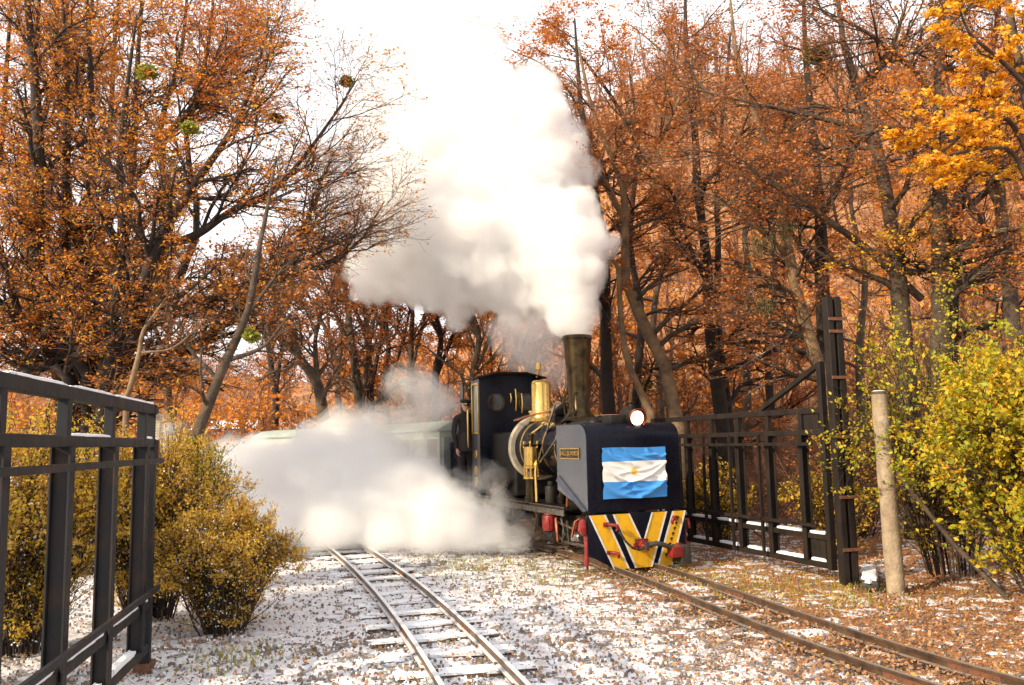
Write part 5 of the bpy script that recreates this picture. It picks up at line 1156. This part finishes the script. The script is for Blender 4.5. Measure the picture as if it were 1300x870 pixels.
# ------------------------------------------------------------------ steam
def surface_nets(F, o, h):
    "closed surface F = 0, inside positive"
    ins = F > 0; nx_, ny_, nz_ = F.shape
    cnt = np.zeros((nx_ - 1, ny_ - 1, nz_ - 1), np.int8)
    for a_ in (0, 1):
        for b_ in (0, 1):
            for c_ in (0, 1): cnt += ins[a_:nx_ - 1 + a_, b_:ny_ - 1 + b_, c_:nz_ - 1 + c_]
    act = (cnt > 0) & (cnt < 8); idx = -np.ones(act.shape, np.int64); ijk = np.argwhere(act); idx[act] = np.arange(len(ijk))
    acc = np.zeros((len(ijk), 3)); num = np.zeros(len(ijk)); I, J, K_ = ijk.T
    for ax in range(3):
        for p_ in (0, 1):
            for q_ in (0, 1):
                off = [0, 0, 0]; o2 = [x for x in range(3) if x != ax]; off[o2[0]] = p_; off[o2[1]] = q_
                f0 = F[I + off[0], J + off[1], K_ + off[2]]; of1 = list(off); of1[ax] = 1; f1 = F[I + of1[0], J + of1[1], K_ + of1[2]]
                cr = (f0 > 0) != (f1 > 0); t = np.where(cr, f0 / np.where(cr, f0 - f1, 1), 0)
                pt = np.repeat(np.array([off], float), len(ijk), 0); pt[:, ax] = t; acc += pt * cr[:, None]; num += cr
    V = np.array(o) + (ijk + acc / num[:, None]) * h
    quads = []
    for ax in range(3):
        o2 = [x for x in range(3) if x != ax]; s0 = [slice(None)] * 3; s1 = [slice(None)] * 3; s0[ax] = slice(0, -1); s1[ax] = slice(1, None)
        ch_ = ins[tuple(s0)] != ins[tuple(s1)]; e = np.argwhere(ch_); e = e[(e[:, o2[0]] > 0) & (e[:, o2[1]] > 0) & (e[:, o2[0]] < F.shape[o2[0]] - 1) & (e[:, o2[1]] < F.shape[o2[1]] - 1)]
        def c(da, db): f = e.copy(); f[:, o2[0]] -= da; f[:, o2[1]] -= db; return idx[f[:, 0], f[:, 1], f[:, 2]]
        q = np.stack([c(1, 1), c(0, 1), c(0, 0), c(1, 0)], -1)
        pos = ins[e[:, 0], e[:, 1], e[:, 2]]; 
        if ax == 1: pos = ~pos
        q[~pos] = q[~pos][:, ::-1]; quads.append(q)
    return V, np.concatenate(quads)
def vol_mat(name, dens, col=(.994, .994, .994), aniso=.0):
    m = bpy.data.materials.new(name); m.use_nodes = True; nt = m.node_tree; nt.nodes.clear()
    v = nt.nodes.new('ShaderNodeVolumePrincipled'); v.inputs['Color'].default_value = (*col, 1); v.inputs['Density'].default_value = dens; v.inputs['Anisotropy'].default_value = aniso
    o = nt.nodes.new('ShaderNodeOutputMaterial'); nt.links.new(v.outputs[0], o.inputs['Volume']); return m
def steam(name, label, puffs, h, amp, nscale, shells, seed, floor_z=None, squash=1.0, octv=4, soft=.12, gain=.5, lobes=0):
    "puffs: (x, y, z, radius); shells: (depth below the skin, density per metre)"
    pf = np.array(puffs); lo = (pf[:, :3] - pf[:, 3:] * 1.25 - amp).min(0) - 3 * h; hi = (pf[:, :3] + pf[:, 3:] * 1.25 + amp).max(0) + 3 * h
    ax_ = [np.arange(lo[k], hi[k], h, dtype=np.float32) for k in range(3)]; X, Y, Z = np.meshgrid(*ax_, indexing='ij')
    acc = np.zeros_like(X); rp_ = np.random.default_rng(seed + 5)
    for x, y, z, r_ in pf:
        d = r_ - np.sqrt((X - x) ** 2 + (Y - y) ** 2 + ((Z - z) / squash) ** 2); acc += np.exp(np.clip(d / soft, -30, 30))
    F = soft * np.log(np.maximum(acc, 1e-12))
    if lobes:                                                     # smaller billows budding from the big ones
        kids = []
        for x, y, z, r_ in pf:
            if r_ < .25: continue
            for _ in range(lobes):
                d = unit(rp_.normal(size=3)); rr_k = r_ * rp_.uniform(.22, .42); k_ = (x + d[0] * r_ * .86, y + d[1] * r_ * .86, z + d[2] * r_ * .86, rr_k); kids.append(k_)
                for _ in range(4):
                    d2 = unit(d + .9 * unit(rp_.normal(size=3))); kids.append((k_[0] + d2[0] * rr_k * .85, k_[1] + d2[1] * rr_k * .85, k_[2] + d2[2] * rr_k * .85, rr_k * rp_.uniform(.3, .5)))
        for x, y, z, r_ in kids:
            m_ = r_ * 2.0; sl = tuple(slice(max(0, int((q - m_ - lo[k]) / h)), max(1, int((q + m_ - lo[k]) / h) + 1)) for k, q in enumerate((x, y, z)))
            d = r_ - np.sqrt((X[sl] - x) ** 2 + (Y[sl] - y) ** 2 + (Z[sl] - z) ** 2); F[sl] = np.maximum(F[sl], d)
    near = F > -amp * 1.6
    N = fbm(X, Y, Z, nscale, seed, octv, True, gain); F = F + amp * (N - .25)
    if floor_z is not None: F = np.minimum(F, (Z - floor_z) * 2)
    for k in range(3):
        sl_ = [slice(None)] * 3; sl_[k] = 0; F[tuple(sl_)] = -1; sl_[k] = -1; F[tuple(sl_)] = -1
    root = empty(name, tuple(pf[:, :3].mean(0))); tag(root, label, 'steam', None, 'stuff'); ob = np.array(root.location)
    for k, (dep, dens) in enumerate(shells):
        V, q = surface_nets(F - dep, lo, h)
        if not len(q): continue
        o = mesh_np('steam_billow' if k else 'steam_veil', V - ob, q, vol_mat(name + '_vapour', dens)); o.parent = root; tag(o, kind='stuff')
    return root
def pf(l, dy=None): return [(*P(x, y, Y), r_ * Y / 1080) for x, y, Y, r_ in l]
plume = [(733, 425, 13.2, 12), (731, 412, 13.2, 17), (726, 395, 13.2, 26), (722, 372, 13.3, 34), (735, 345, 13.3, 24), (718, 325, 13.3, 48), (745, 295, 13.3, 20), (690, 300, 13.5, 60), (728, 275, 13.4, 30), (650, 330, 13.8, 55), (600, 290, 14, 78), (640, 235, 14, 80), (690, 215, 13.8, 48),
         (715, 180, 13.7, 26), (672, 155, 13.8, 50), (610, 150, 14.1, 62), (560, 195, 14.4, 62), (520, 250, 14.6, 55), (510, 320, 14.6, 52), (560, 345, 14.3, 48), (610, 350, 14, 42), (478, 345, 14.8, 34), (500, 290, 14.8, 36), (470, 320, 15, 22), (582, 392, 14.2, 17), (575, 410, 14.2, 11), (655, 365, 13.8, 38), (690, 365, 13.6, 34)]
steam('steam_plume', 'dense white steam plume billowing up from the chimney and drifting left', pf([(x, y, Y, r_ * (1.10 if y < 340 else 1.04)) for x, y, Y, r_ in plume]), .036, .17, 2.6, [(0, 1.3), (.03, 2.2), (.09, 2.0), (.25, 1.0)], 900, soft=.06, octv=4, gain=.6, lobes=16)
wisp = [(545, 110, 15, 60), (470, 170, 15.5, 50), (420, 205, 16, 38), (500, 75, 15.5, 45), (430, 260, 16, 26), (600, 70, 15, 45), (690, 410, 17.6, 30), (668, 445, 17.8, 22), (690, 465, 17.8, 20), (650, 420, 17.6, 22), (712, 470, 17.4, 16)]
steam('steam_veil', 'thin steam trailing up and left from the plume', pf(wisp), .07, .5, 1.3, [(0, .28), (.10, .5), (.25, .8)], 930, soft=.15)
low = [(655, 690, 13.2, 12), (638, 692, 13.2, 15), (615, 682, 13.3, 24), (590, 672, 13.4, 30), (598, 660, 13.5, 24), (560, 660, 13.8, 42), (520, 640, 14.4, 56), (480, 650, 14.2, 50), (450, 625, 14.8, 60), (410, 640, 14.4, 52), (370, 625, 14.8, 56), (330, 620, 14.8, 48), (300, 610, 15, 44), (285, 640, 14.4, 38), (350, 662, 13.8, 34), (320, 590, 15.5, 36),
       (420, 665, 13.6, 34), (490, 680, 13.4, 26), (545, 682, 13.3, 24), (400, 590, 15.4, 44), (470, 590, 15.6, 46), (530, 604, 15.2, 30), (265, 600, 15, 26)]
steam('ground_steam', 'thick white steam rolling over the left track from the engine cylinders', pf(low), .045, .22, 2.0, [(0, .7), (.06, 1.1), (.15, 1.3), (.30, 1.3)], 950, floor_z=.045, soft=.08, lobes=12)
thin = [(470, 548, 17, 30), (520, 552, 17, 34), (430, 545, 17.5, 26), (560, 520, 17.2, 24), (540, 500, 17.3, 22), (510, 485, 17.5, 16),  (420, 555, 17.5, 28), (370, 578, 18, 24), (335, 590, 18, 22), (300, 592, 18, 22), (265, 596, 18, 20), (410, 566, 18, 22),  (230, 570, 17, 26), (205, 545, 18, 18), (620, 600, 14.6, 14), (580, 630, 14.8, 22), (630, 650, 13.9, 22), (655, 665, 13.5, 12)]
steam('steam_wisps', 'thin wisps of steam curling over the carriage roofs and round the cab step', pf(thin), .06, .40, 1.5, [(0, .35), (.12, .6), (.28, 1.1)], 970, floor_z=.05, soft=.12)
